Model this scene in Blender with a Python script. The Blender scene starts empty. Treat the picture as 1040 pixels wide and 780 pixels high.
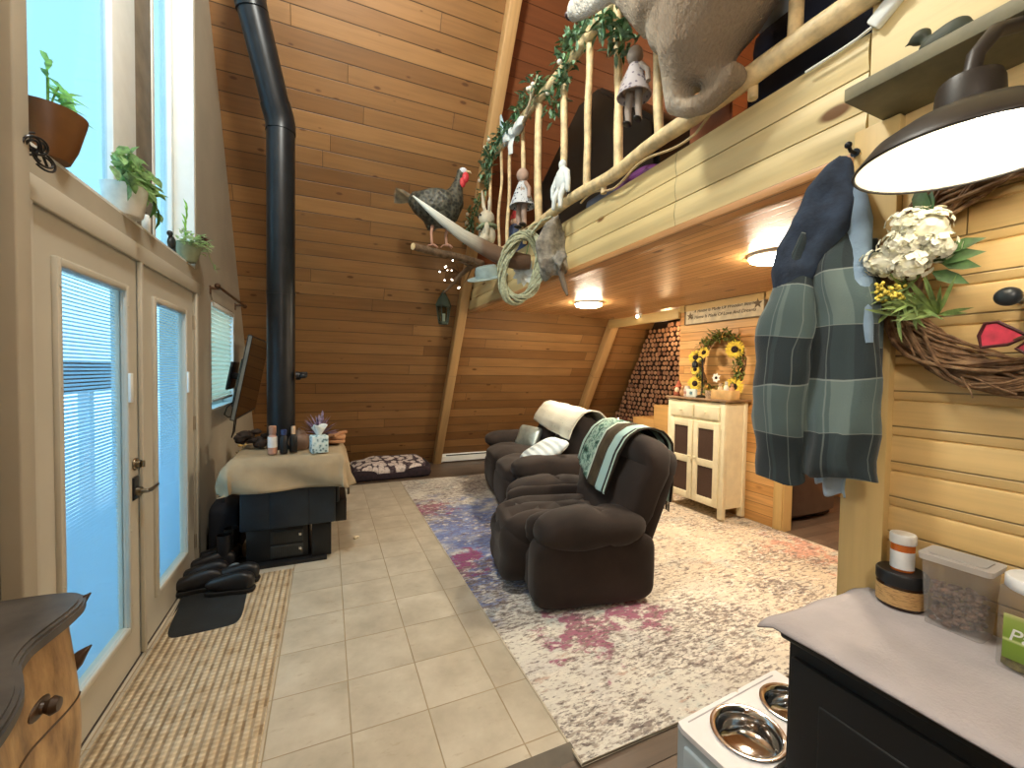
import bpy, bmesh, math, random
from mathutils import Vector, Matrix, Euler, noise
random.seed(11)
S = bpy.context.scene
C = S.collection
PI = math.pi
V = Vector

# ------------------------------------------------------------------ materials
def lin(c):
    out = []
    for x in c[:3]:
        x /= 255.0
        out.append(x / 12.92 if x <= .04045 else ((x + .055) / 1.055) ** 2.4)
    return (out[0], out[1], out[2], 1.0)

class NT:
    def __init__(s, name):
        s.m = bpy.data.materials.new(name); s.m.use_nodes = True
        s.t = s.m.node_tree; s.t.nodes.clear()
        s.out = s.t.nodes.new('ShaderNodeOutputMaterial')
    def n(s, typ, **kw):
        nd = s.t.nodes.new('ShaderNode' + typ)
        for k, v in kw.items():
            setattr(nd, k, v)
        return nd
    def put(s, sock, v):
        if isinstance(v, bpy.types.NodeSocket): s.t.links.new(v, sock)
        else:
            if sock.type == 'RGBA' and len(v) == 3: v = lin(v)
            sock.default_value = v
    def math(s, op, a, b=0.0, c=0.0):
        nd = s.n('Math', operation=op)
        s.put(nd.inputs[0], a); s.put(nd.inputs[1], b); s.put(nd.inputs[2], c)
        return nd.outputs[0]
    def step(s, x, lo, hi, a=0.0, b=1.0):
        nd = s.n('MapRange', interpolation_type='SMOOTHSTEP')
        for i, v in enumerate((x, lo, hi, a, b)): s.put(nd.inputs[i], v)
        return nd.outputs[0]
    def mix(s, f, a, b, mode='MIX'):
        nd = s.n('Mix', data_type='RGBA', blend_type=mode)
        s.put(nd.inputs[0], f); s.put(nd.inputs[6], a); s.put(nd.inputs[7], b)
        return nd.outputs[2]
    def ramp(s, f, stops, const=False):
        nd = s.n('ValToRGB'); r = nd.color_ramp
        if const: r.interpolation = 'CONSTANT'
        while len(r.elements) < len(stops): r.elements.new(.5)
        for e, (p, c) in zip(r.elements, stops):
            e.position = p; e.color = lin(c)
        s.put(nd.inputs[0], f); return nd.outputs[0]
    def xyz(s, x, y, z=0.0):
        nd = s.n('CombineXYZ')
        for i, v in enumerate((x, y, z)): s.put(nd.inputs[i], v)
        return nd.outputs[0]
    def sep(s, v):
        nd = s.n('SeparateXYZ'); s.put(nd.inputs[0], v); return nd.outputs
    def noise(s, vec, scale, detail=3.0, rough=.55):
        nd = s.n('TexNoise'); s.put(nd.inputs['Vector'], vec)
        nd.inputs['Scale'].default_value = scale; nd.inputs['Detail'].default_value = detail
        nd.inputs['Roughness'].default_value = rough
        return nd.outputs[0]
    def white(s, vec):
        nd = s.n('TexWhiteNoise', noise_dimensions='2D'); s.put(nd.inputs['Vector'], vec); return nd.outputs[0]
    def vor(s, vec, scale, dim='3D', feat='F1'):
        nd = s.n('TexVoronoi', voronoi_dimensions=dim, feature=feat); s.put(nd.inputs['Vector'], vec)
        nd.inputs['Scale'].default_value = scale; return nd.outputs
    def obj(s): return s.n('TexCoord').outputs['Object']
    def uv(s): return s.n('UVMap').outputs[0]
    def bump(s, h, dist=.01, strength=.6):
        nd = s.n('Bump'); nd.inputs['Strength'].default_value = strength
        nd.inputs['Distance'].default_value = dist; s.put(nd.inputs['Height'], h); return nd.outputs[0]
    def bsdf(s, col, rough=.6, metal=0.0, normal=None, **kw):
        p = s.n('BsdfPrincipled')
        s.put(p.inputs['Base Color'], col); s.put(p.inputs['Roughness'], rough); s.put(p.inputs['Metallic'], metal)
        if normal is not None: s.put(p.inputs['Normal'], normal)
        for k, v in kw.items(): s.put(p.inputs[k.replace('_', ' ')], v)
        s.t.links.new(p.outputs[0], s.out.inputs[0]); return s.m

def M(name, col, rough=.6, metal=0.0, var=.12, scale=8.0, bump=0.0, bscale=None, bdist=.01, **kw):
    """plain material with a procedural mottling of its own colour"""
    t = NT(name); o = t.obj()
    f = t.noise(o, scale, 4)
    a = tuple(min(255, x * (1 - var)) for x in col); b = tuple(min(255, x * (1 + var)) for x in col)
    c = t.ramp(f, [(.3, a), (.7, b)])
    nrm = t.bump(t.noise(o, bscale or scale * 6, 4), bdist, bump) if bump else None
    return t.bsdf(c, rough, metal, nrm, **kw)

def planks(name, cols, w=.15, L=2.4, knot=(84, 50, 24), groove=.004, rough=.5, kscale=1.0, grain=.22, gdark=.35, off=0.0, knots=1.0):
    t = NT(name); u, v, _ = t.sep(t.uv())
    vs = t.math('DIVIDE', t.math('ADD', v, off), w)
    row = t.math('FLOOR', vs); fr = t.math('FRACT', vs)
    r1 = t.white(t.xyz(row, 3.7))
    us = t.math('ADD', t.math('DIVIDE', u, L), t.math('MULTIPLY', r1, 9.0))
    but = t.math('FLOOR', us); fu = t.math('FRACT', us)
    idn = t.white(t.xyz(row, t.math('ADD', but, .37)))
    n = len(cols)
    base = t.ramp(idn, [(i / max(1, n - 1), c) for i, c in enumerate(cols)])
    g = t.noise(t.xyz(t.math('MULTIPLY', u, 1.6), t.math('MULTIPLY', v, 34.0), t.math('MULTIPLY', idn, 40.0)), 1.0, 4, .6)
    base = t.mix(t.step(g, .35, .75, 0.0, grain), base, tuple(x * .55 for x in cols[0]))
    wv = t.noise(t.xyz(t.math('MULTIPLY', u, .9), t.math('MULTIPLY', v, 3.0), t.math('MULTIPLY', idn, 20.0)), 1.3, 2)
    base = t.mix(t.step(wv, .45, .8, 0.0, .35), base, tuple(x * .72 for x in cols[0]))
    kv = t.vor(t.xyz(t.math('MULTIPLY', u, 2.3 * kscale), t.math('MULTIPLY', v, 5.5 * kscale), row), 1.0)
    kd = t.math('ADD', kv[0], t.math('MULTIPLY', t.white(t.xyz(t.sep(kv[1])[0], t.sep(kv[1])[1])), .16))
    base = t.mix(t.step(kd, .11, .20, .85 * knots, 0.0), base, knot)
    e = t.math('MULTIPLY', t.math('MINIMUM', fr, t.math('SUBTRACT', 1.0, fr)), w)
    e2 = t.math('MULTIPLY', t.math('MINIMUM', fu, t.math('SUBTRACT', 1.0, fu)), L)
    eg = t.step(t.math('MINIMUM', e, t.math('MULTIPLY', e2, 1.6)), 0.0, groove)
    dark = tuple(x * gdark for x in cols[0])
    base = t.mix(eg, dark, base)
    nrm = t.bump(t.math('ADD', eg, t.math('MULTIPLY', g, .08)), .004, .7)
    return t.bsdf(base, rough, 0.0, nrm)

def emit(name, col, s):
    t = NT(name); e = t.n('Emission'); t.put(e.inputs[0], col); e.inputs[1].default_value = s
    t.t.links.new(e.outputs[0], t.out.inputs[0]); return t.m

def glass(name, tint=(245, 250, 252), gl=.06):
    t = NT(name); a = t.n('BsdfTransparent'); t.put(a.inputs[0], tint)
    b = t.n('BsdfGlossy'); b.inputs['Roughness'].default_value = .03
    m = t.n('MixShader'); m.inputs[0].default_value = gl
    t.t.links.new(a.outputs[0], m.inputs[1]); t.t.links.new(b.outputs[0], m.inputs[2])
    t.t.links.new(m.outputs[0], t.out.inputs[0]); return t.m

def translucent(name, col, k=.6, rough=.5):
    t = NT(name); a = t.n('BsdfDiffuse'); b = t.n('BsdfTranslucent'); t.put(a.inputs[0], col); t.put(b.inputs[0], col)
    m = t.n('MixShader'); m.inputs[0].default_value = k
    t.t.links.new(a.outputs[0], m.inputs[1]); t.t.links.new(b.outputs[0], m.inputs[2])
    t.t.links.new(m.outputs[0], t.out.inputs[0]); return t.m

# ------------------------------------------------------------------ mesh builder
class B:
    def __init__(s):
        s.bm = bmesh.new(); s.uvl = s.bm.loops.layers.uv.new('UVMap'); s.mi = 0; s.uvd = set()
    def _mark(s, faces):
        for f in faces: f.material_index = s.mi
    def box(s, c, d, rot=None, bev=0.0, seg=2):
        r = bmesh.ops.create_cube(s.bm, size=1.0); vs = r['verts']
        for v in vs: v.co = V((v.co.x * d[0], v.co.y * d[1], v.co.z * d[2]))
        if bev:
            ed = list({e for v in vs for e in v.link_edges})
            rb = bmesh.ops.bevel(s.bm, geom=ed, offset=min(bev, min(d) * .49), segments=seg, affect='EDGES', profile=.5)
            vs = list({v for f in rb['faces'] for v in f.verts} | {v for v in vs if v.is_valid})
        m = Matrix.Translation(V(c)) @ (Euler(rot).to_matrix().to_4x4() if rot else Matrix())
        bmesh.ops.transform(s.bm, matrix=m, verts=vs)
        s._mark({f for v in vs for f in v.link_faces}); return s
    def lathe(s, prof, c=(0, 0, 0), seg=20, rot=None, sy=1.0):
        m = Matrix.Translation(V(c)) @ (Euler(rot).to_matrix().to_4x4() if rot else Matrix())
        rings = []
        for r, z in prof:
            if r < 1e-6: rings.append([s.bm.verts.new(m @ V((0, 0, z)))])
            else: rings.append([s.bm.verts.new(m @ V((r * math.cos(2 * PI * i / seg), sy * r * math.sin(2 * PI * i / seg), z))) for i in range(seg)])
        fs = []
        for a, b in zip(rings, rings[1:]):
            for i in range(seg):
                j = (i + 1) % seg
                if len(a) == 1 and len(b) == 1: continue
                if len(a) == 1: q = (a[0], b[j], b[i])
                elif len(b) == 1: q = (a[i], a[j], b[0])
                else: q = (a[i], a[j], b[j], b[i])
                fs.append(s.bm.faces.new(q))
        s._mark(fs); return s
    def cyl(s, c, r, h, seg=20, rot=None, r2=None, bev=0.0):
        r2 = r if r2 is None else r2
        if bev: p = [(0, 0), (r - bev, 0), (r, bev), (r2, h - bev), (r2 - bev, h), (0, h)]
        else: p = [(0, 0), (r, 0), (r2, h), (0, h)]
        return s.lathe(p, c, seg, rot)
    def tube(s, pts, r, seg=8, cap=True, flat=1.0, up=(0, 0, 1), closed=False):
        P = [V(p) for p in pts]; n = len(P)
        R = r if isinstance(r, (list, tuple)) else [r] * n
        rings = []; prev = None; dist = 0.0
        for i in range(n):
            if closed: t = P[(i + 1) % n] - P[i - 1]
            else: t = P[min(i + 1, n - 1)] - P[max(i - 1, 0)]
            t.normalize()
            if prev is None:
                a = V(up).cross(t)
                if a.length < 1e-3: a = V((1, 0, 0)).cross(t)
            else: a = prev - t * prev.dot(t)
            a.normalize(); prev = a; b = t.cross(a)
            ri = R[i] if isinstance(R[i], (tuple, list)) else (R[i], R[i] * flat)
            rings.append([s.bm.verts.new(P[i] + a * ri[0] * math.cos(2 * PI * k / seg) + b * ri[1] * math.sin(2 * PI * k / seg)) for k in range(seg)])
        fs = []; L = 0.0
        for i in range(n if closed else n - 1):
            A, D = rings[i], rings[(i + 1) % n]; dl = (P[(i + 1) % n] - P[i]).length
            for k in range(seg):
                j = (k + 1) % seg
                f = s.bm.faces.new((A[k], A[j], D[j], D[k])); fs.append(f); s.uvd.add(f)
                for l, uvv in zip(f.loops, ((L, k), (L, k + 1), (L + dl, k + 1), (L + dl, k))):
                    l[s.uvl].uv = (uvv[0], uvv[1] * .02)
            L += dl
        if cap and not closed:
            fs.append(s.bm.faces.new(rings[0][::-1])); fs.append(s.bm.faces.new(rings[-1]))
        s._mark(fs); return s
    def sq(s, c, d, e=.5, rot=None, nu=20, nv=12, e2=None, fn=None):
        """superellipsoid cushion of half sizes d; fn(p) may push the points about"""
        e2 = e if e2 is None else e2
        m = Matrix.Translation(V(c)) @ (Euler(rot).to_matrix().to_4x4() if rot else Matrix())
        pw = lambda x, k: math.copysign(abs(x) ** k, x)
        def pt(u, w):
            p = V((d[0] * pw(math.cos(w), e2) * pw(math.cos(u), e), d[1] * pw(math.cos(w), e2) * pw(math.sin(u), e), d[2] * pw(math.sin(w), e2)))
            if fn: p = fn(p)
            return m @ p
        rings = [[s.bm.verts.new(pt(0, -PI / 2))]]
        for j in range(1, nv):
            w = -PI / 2 + PI * j / nv
            rings.append([s.bm.verts.new(pt(2 * PI * i / nu, w)) for i in range(nu)])
        rings.append([s.bm.verts.new(pt(0, PI / 2))]); fs = []
        for a, b in zip(rings, rings[1:]):
            for i in range(nu):
                j = (i + 1) % nu
                if len(a) == 1: q = (a[0], b[j], b[i])
                elif len(b) == 1: q = (a[i], a[j], b[0])
                else: q = (a[i], a[j], b[j], b[i])
                fs.append(s.bm.faces.new(q))
        s._mark(fs); return s
    def ell(s, c, d, rot=None, nu=14, nv=9, fn=None): return s.sq(c, d, 1.0, rot, nu, nv, None, fn)
    def prism(s, poly, ax, a, b):
        """polygon in the two other axes (cyclic order), extruded along axis ax from a to b"""
        def mk(p, t):
            if ax == 0: return V((t, p[0], p[1]))
            if ax == 1: return V((p[0], t, p[1]))
            return V((p[0], p[1], t))
        A = [s.bm.verts.new(mk(p, a)) for p in poly]; D = [s.bm.verts.new(mk(p, b)) for p in poly]
        n = len(poly); fs = [s.bm.faces.new(A), s.bm.faces.new(D[::-1])]
        for i in range(n):
            fs.append(s.bm.faces.new((A[i], D[i], D[(i + 1) % n], A[(i + 1) % n])))
        s._mark(fs); return s
    def grid(s, fn, nu, nv, uv=None, wrap=False):
        g = [[s.bm.verts.new(V(fn(i / nu, j / nv))) for j in range(nv + 1)] for i in range(nu + (0 if wrap else 1))]; fs = []
        for i in range(nu):
            for j in range(nv):
                a, b = g[i], g[(i + 1) % len(g)]
                f = s.bm.faces.new((a[j], b[j], b[j + 1], a[j + 1])); fs.append(f); s.uvd.add(f)
                for l, (x, y) in zip(f.loops, ((i, j), (i + 1, j), (i + 1, j + 1), (i, j + 1))):
                    q = (x / nu, y / nv); l[s.uvl].uv = uv(*q) if uv else q
        s._mark(fs); return s
    def leaf(s, p, d, L, W, up=(0, 0, 1), droop=.25):
        p = V(p); d = V(d).normalized(); a = d.cross(V(up))
        if a.length < 1e-3: a = V((1, 0, 0))
        a.normalize(); nrm = a.cross(d)
        pts = []
        for t, w in ((0, .12), (.3, .9), (.65, .8), (1, 0)):
            c = p + d * L * t - nrm * (droop * L * t * t)
            pts.append((c + a * W * w * .5 + nrm * W * .12 * (w > 0), c, c - a * W * w * .5 + nrm * W * .12 * (w > 0)))
        vs = [[s.bm.verts.new(x) for x in q] for q in pts[:3]]; tip = s.bm.verts.new(pts[3][1]); fs = []
        for q, r in zip(vs, vs[1:]):
            fs.append(s.bm.faces.new((q[0], q[1], r[1], r[0]))); fs.append(s.bm.faces.new((q[1], q[2], r[2], r[1])))
        q = vs[-1]; fs.append(s.bm.faces.new((q[0], q[1], tip))); fs.append(s.bm.faces.new((q[1], q[2], tip)))
        s._mark(fs); return s
    def jitter(s, amp, sc):
        for v in s.bm.verts: v.co += noise.noise_vector(v.co * sc) * amp
        return s

def done(name, b, mats, parent=None, loc=(0, 0, 0), rot=(0, 0, 0), grain=0, smooth=True, ang=45, solid=0.0, sub=0, remesh=0.0):
    bm = b.bm
    bmesh.ops.recalc_face_normals(bm, faces=bm.faces)
    for f in bm.faces:
        if f in b.uvd: continue
        n = f.normal; ax = max(range(3), key=lambda i: abs(n[i])); o = [i for i in range(3) if i != ax]
        if grain in o: u = grain; w = o[0] if o[1] == grain else o[1]
        else: u, w = o
        for l in f.loops: l[b.uvl].uv = (l.vert.co[u], l.vert.co[w])
    me = bpy.data.meshes.new(name); bm.to_mesh(me); bm.free()
    for m in (mats if isinstance(mats, (list, tuple)) else [mats]): me.materials.append(m)
    if smooth:
        me.shade_smooth(); me.set_sharp_from_angle(angle=math.radians(ang))
    ob = bpy.data.objects.new(name, me); C.objects.link(ob)
    ob.location = loc; ob.rotation_euler = rot
    if parent: ob.parent = parent
    if remesh:
        md = ob.modifiers.new('Remesh', 'REMESH'); md.mode = 'VOXEL'; md.voxel_size = remesh; md.use_smooth_shade = True
        sm = ob.modifiers.new('Smooth', 'SMOOTH'); sm.iterations = 4; sm.factor = .5
    if solid:
        md = ob.modifiers.new('Solid', 'SOLIDIFY'); md.thickness = solid; md.offset = 0
    if sub:
        md = ob.modifiers.new('Sub', 'SUBSURF'); md.levels = sub; md.render_levels = sub
    return ob

def tag(o, label, cat, group=None, kind=None):
    o['label'] = label; o['category'] = cat
    if group: o['group'] = group
    if kind: o['kind'] = kind
    return o
def T(name, label, cat, loc=(0, 0, 0), rot=(0, 0, 0), group=None, kind=None):
    o = bpy.data.objects.new(name, None); C.objects.link(o); o.empty_display_size = .1
    o.location = loc; o.rotation_euler = rot
    return tag(o, label, cat, group, kind)
def struct(name, b, mats, label, cat, **kw):
    return tag(done(name, b, mats, **kw), label, cat, None, 'structure')
def dup(o, loc, rot=None, label=None):
    c = o.copy(); C.objects.link(c); c.location = loc
    if rot is not None: c.rotation_euler = rot
    if label: c['label'] = label
    for ch in list(o.children):
        d = ch.copy(); C.objects.link(d); d.parent = c
        for g in list(ch.children):
            e = g.copy(); C.objects.link(e); e.parent = d
    return c
R = math.radians
U = random.uniform

# ------------------------------------------------------------------ palette
m_wall = M('painted_wall', (172, 166, 150), .75, var=.03, scale=3)
m_doorp = M('door_paint', (188, 184, 170), .5, var=.02, scale=3)
m_white = M('white_vinyl', (226, 232, 230), .4, var=.02)
m_roof = planks('roof_boards', [(130, 92, 52), (146, 106, 62), (162, 121, 74), (136, 97, 55)], .15, 2.6, gdark=.35, groove=.0065, kscale=1.7)
m_ceil = planks('ceiling_boards', [(192, 140, 88), (206, 154, 100), (218, 170, 116), (198, 146, 92)], .085, 3.0, rough=.38, groove=.005, gdark=.4)
m_pine = planks('pale_pine', [(214, 192, 134), (224, 203, 148), (232, 212, 158)], 10.0, 30.0, knot=(120, 84, 44), kscale=1.2, grain=.14, rough=.45, knots=1.2)
m_pinewall = planks('pine_wall', [(218, 182, 118), (228, 194, 132), (236, 206, 148), (222, 186, 122)], .112, 3.0, knot=(120, 72, 34), groove=.004, gdark=.62)
m_orange = planks('orange_pine', [(206, 148, 84), (226, 174, 106), (238, 196, 134), (214, 154, 84)], .10, 1.6, knot=(128, 66, 28), grain=.35, gdark=.5)
m_beam = planks('rafter_wood', [(194, 156, 104), (202, 166, 114)], 10, 30, grain=.2)
m_beamp = planks('post_wood', [(214, 184, 122), (220, 190, 128)], 10, 30, grain=.12, knots=.8, kscale=.6)
m_lvp = planks('floor_boards', [(92, 78, 66), (108, 92, 78), (122, 104, 88), (98, 82, 70)], .17, 1.2, knot=(70, 58, 48), groove=.003, rough=.4, grain=.4, knots=.3)
m_black = M('black_paint', (22, 23, 25), .45, var=.1)
m_iron = M('black_iron', (34, 38, 42), .36, metal=.4, var=.15)
m_chrome = M('steel', (205, 205, 205), .12, metal=1.0, var=.02)
m_nickel = M('nickel', (150, 140, 122), .3, metal=1.0, var=.05)
m_green = M('leaf_green', (78, 112, 58), .5, var=.35, scale=25)
m_sage = M('sage_leaf', (120, 150, 126), .6, var=.3, scale=25)
m_brown = M('dark_wood', (84, 56, 34), .5, var=.2, scale=12)
m_bark = M('stripped_branch', (222, 200, 154), .55, var=.15, scale=14, bump=.3, bscale=30)
m_cream = M('cream_paint', (232, 222, 190), .5, var=.04)
m_suede = M('brown_suede', (41, 32, 28), .9, var=.2, scale=5, bump=.15, bscale=300, bdist=.002, Sheen_Weight=.08)
m_whitecloth = M('white_fabric', (222, 232, 232), .9, var=.04, bump=.2, bscale=120)
m_glass = glass('window_glass')

# ------------------------------------------------------------------ the room shell
X0 = -.873                                    # inner face of the gable wall with the doors
def roof_z(y): return (6.67 - y) / .575
struct('floor', B().box((3.2, 2.3, -.05), (8.5, 11.0, .1)), m_lvp, 'dark grey-brown wooden board floor of the whole house', 'floor', grain=0)
def tile_mat():
    t = NT('ceramic_tile'); o = t.obj(); x, y, _ = t.sep(o)
    fx = t.math('DIVIDE', t.math('SUBTRACT', x, .092), .3165); fy = t.math('DIVIDE', t.math('SUBTRACT', y, .182), .3185)
    idn = t.white(t.xyz(t.math('FLOOR', fx), t.math('FLOOR', fy)))
    gx = t.math('FRACT', fx); gy = t.math('FRACT', fy)
    e = t.math('MINIMUM', t.math('MINIMUM', gx, t.math('SUBTRACT', 1.0, gx)), t.math('MINIMUM', gy, t.math('SUBTRACT', 1.0, gy)))
    g = t.step(e, .004, .013)
    a = t.noise(t.xyz(x, y, t.math('MULTIPLY', idn, 9.0)), 5.0, 6, .6)
    c = t.ramp(a, [(.3, (172, 165, 148)), (.52, (190, 183, 166)), (.72, (204, 198, 182))])
    v2 = t.noise(t.xyz(x, t.math('MULTIPLY', y, 2.0), t.math('MULTIPLY', idn, 5.0)), 12.0, 5, .7)
    c = t.mix(t.step(v2, .58, .7, 0.0, .3), c, (150, 132, 102))
    c = t.mix(t.math('MULTIPLY', idn, .12), c, (170, 156, 128))
    c = t.mix(g, t.mix(t.noise(o, 3.0), (120, 104, 80), (186, 170, 138)), c)
    return t.bsdf(c, .38, 0, t.bump(g, .003, .5))
struct('floor_tile', B().box((.006, 3.5175, .004), (1.758, 4.265, .008)), tile_mat(), 'square beige ceramic tile floor between the doors and the rug', 'floor')
struct('trim_1', B().prism([(1.325, .0), (1.387, 0), (1.387, .016), (1.37, .018)], 0, .02, .893), M('threshold', (92, 86, 76), .5), 'dark threshold strip closing the near edge of the tiles', 'threshold')

# gable wall with doors and tall windows: convex panels of one wall, pierced by the openings
bw = B()
for poly in [[(-2.2, 0), (1.86, 0), (1.86, 8), (-2.2, 8)],
             [(1.86, 2.05), (3.66, 2.05), (3.66, 2.2), (1.86, 2.2)], [(1.86, 4.85), (3.66, 4.85), (3.66, 8), (1.86, 8)],
             [(3.66, 0), (3.725, 0), (3.725, 2.2), (3.66, 2.2)], [(3.66, 4.85), (3.725, 4.85), (3.725, 5.3), (3.66, 5.4)],
             [(3.725, 0), (4.14, 0), (4.14, 4.6), (3.725, 5.3)], [(4.14, 0), (5.06, 0), (5.06, 1.13), (4.14, 1.13)],
             [(4.14, 2.05), (5.06, 2.05), (5.06, 2.9), (4.14, 4.6)], [(5.06, 0), (6.72, 0), (5.06, 2.9)]]:
    bw.prism(poly, 0, X0 - .2, X0)
struct('wall_left', bw, m_wall, 'cream painted gable wall holding the glazed doors and tall windows', 'wall', smooth=False)
# door surround and the flat band over the doors
bt = B()
bt.box((X0 + .008, 1.80, 1.01), (.016, .10, 2.02), bev=.004).box((X0 + .008, 3.685, 1.01), (.016, .045, 2.02), bev=.004).box((X0 + .008, 2.745, 2.062), (.016, 1.99, .085), bev=.004)
struct('trim_2', bt, m_doorp, 'cream painted casing around the pair of glazed doors', 'door casing')
struct('trim_4', B().box((X0 + .03, 1.72, 2.5), (.05, .07, 5.0), bev=.006), m_wall, 'cream painted upright board left of the doors and window', 'wall trim')

# slanted far roof wall, its mirror behind the camera, end walls
ra = math.atan2(.8669, -.4985)
struct('wall_far', B().box((3.4, 1.0, -.06), (8.8, 3.4, .12)).box((.32, 5.7, -.06), (2.64, 6.0, .12)), m_roof, 'slanted roof wall of brown knotty boards across the room', 'wall', loc=(0, 6.67, 0), rot=(ra, 0, 0))
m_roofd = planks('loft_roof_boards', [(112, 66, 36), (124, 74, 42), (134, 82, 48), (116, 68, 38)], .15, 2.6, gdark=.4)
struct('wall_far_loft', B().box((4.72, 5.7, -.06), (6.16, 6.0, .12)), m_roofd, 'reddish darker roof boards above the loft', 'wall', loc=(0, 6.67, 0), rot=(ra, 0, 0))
struct('wall_near', B().box((3.4, 4.0, .06), (8.8, 9.4, .12)), m_roof, 'slanted roof wall of brown boards behind the camera', 'wall', loc=(0, -1.95, 0), rot=(math.atan2(.8669, .4985), 0, 0))
struct('wall_back', B().box((7.45, 2.36, 3.8), (.1, 9.0, 7.6)), m_orange, 'end wall of pine boards beyond the kitchen', 'wall', grain=1)

# sign wall with the cabinet, and what the doorway and stair opening show
struct('wall_right', B().box((4.05, 3.23, 1.165), (.1, 1.34, 2.33)).box((4.05, .6, 1.165), (.1, 2.7, 2.33)).box((4.05, 2.25, 2.25), (.1, .62, .16)), m_orange, 'wall of orange pine boards behind the cream cabinet', 'wall', grain=1)
struct('trim_5', B().box((3.985, 2.60, 1.085), (.03, .085, 2.17), bev=.004).box((4.05, 2.556, 1.085), (.12, .012, 2.17)), m_beamp, 'pale pine casing of the kitchen doorway', 'door casing', grain=2)
struct('trim_6', B().box((3.985, 4.60, 2.245), (.05, 1.40, .125), bev=.006).box((3.985, 3.1, 2.29), (.03, 1.6, .08), bev=.004), m_beamp, 'pale pine header beam over the stair opening', 'beam', grain=1)
struct('wall_kitchen', B().box((5.85, 2.3, 1.17), (.08, 3.4, 2.33)), m_orange, 'pine wall at the back of the kitchen', 'wall', grain=1)
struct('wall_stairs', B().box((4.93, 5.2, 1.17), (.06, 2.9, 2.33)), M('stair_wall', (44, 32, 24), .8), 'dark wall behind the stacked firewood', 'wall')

# rafters
def rafter(name, x0, x1, lab, mat):
    n = V((0, -.8669, -.4985)); up = V((0, -.4985, .8669)); p0 = V((0, 6.67, 0))
    b = B(); b.box(((x0 + x1) / 2, 4.1, .065), (x1 - x0, 8.4, .13), bev=.006)
    struct(name, b, mat, lab, 'rafter', loc=(0, 6.67, 0), rot=(ra, 0, 0), grain=1)
rafter('trim_7', 1.55, 1.665, 'pale wooden rafter rising up the slanted wall beside the loft', m_beam)
rafter('trim_8', 3.985, 4.12, 'brown wooden rafter under the loft beside the stair opening', m_beam)

# loft: floor with boarded underside, log-sided front
struct('ceiling', B().box((4.6, 2.99, 2.355), (5.7, 4.72, .05)), m_ceil, 'shiny ceiling of narrow brown boards under the loft', 'ceiling', grain=1)
struct('floor_loft', B().box((4.6, 2.9, 2.55), (5.7, 4.4, .2)), m_lvp, 'loft floor above the living room', 'floor')
bf = B()
def logprof(z0, z1, x, d=.009):
    return [(x + .05, z0), (x, z0 + .004)] + [(x - d * math.sin(PI * k / 6), z0 + .012 + (z1 - z0 - .02) * k / 6) for k in range(0, 7)] + [(x, z1 - .002), (x + .05, z1)]
for z0, z1 in ((2.285, 2.415), (2.415, 2.545), (2.545, 2.675)):
    bf.prism([(x, z) for x, z in logprof(z0, z1, 1.692)], 1, .845, 5.24 - .575 * (z0 - 2.3))
struct('trim_9', bf, m_pine, 'pale log-sided front of the loft floor', 'loft front', grain=1, ang=30)
struct('trim_10', B().box((1.745, 3.06, 2.266), (.125, 4.42, .036), bev=.004), m_ceil, 'brown board along the lower edge of the loft front', 'trim', grain=1)

# post and the near wall of pine boards
struct('trim_11', B().box((1.69, .783, 1.16), (.14, .125, 2.32), bev=.006), m_beamp, 'square pale pine post at the end of the near wall', 'post', grain=2)
bn = B()
for k in range(21):
    z0 = -.036 + .1125 * k
    bn.prism([(1.75, z0), (1.659, z0), (1.653, z0 + .004), (1.65, z0 + .012), (1.65, z0 + .1), (1.653, z0 + .108), (1.659, z0 + .1125), (1.75, z0 + .1125)], 1, -2.2, .722)
struct('wall_partition', bn, m_pinewall, 'near wall of pale pine boards behind the black cabinet', 'wall', grain=1, ang=25)
struct('wall_partition_upper', B().box((1.72, -.7, 3.4), (.1, 3.06, 2.2)), m_pine, 'pale pine wall above the ledge', 'wall', grain=1)
struct('trim_12', B().box((1.545, -.7, 2.343), (.25, 2.945, .04), bev=.004), M('ledge_wood', (120, 116, 92), .6, var=.15), 'greyish wooden ledge on top of the near wall above the lamp', 'ledge')

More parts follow.
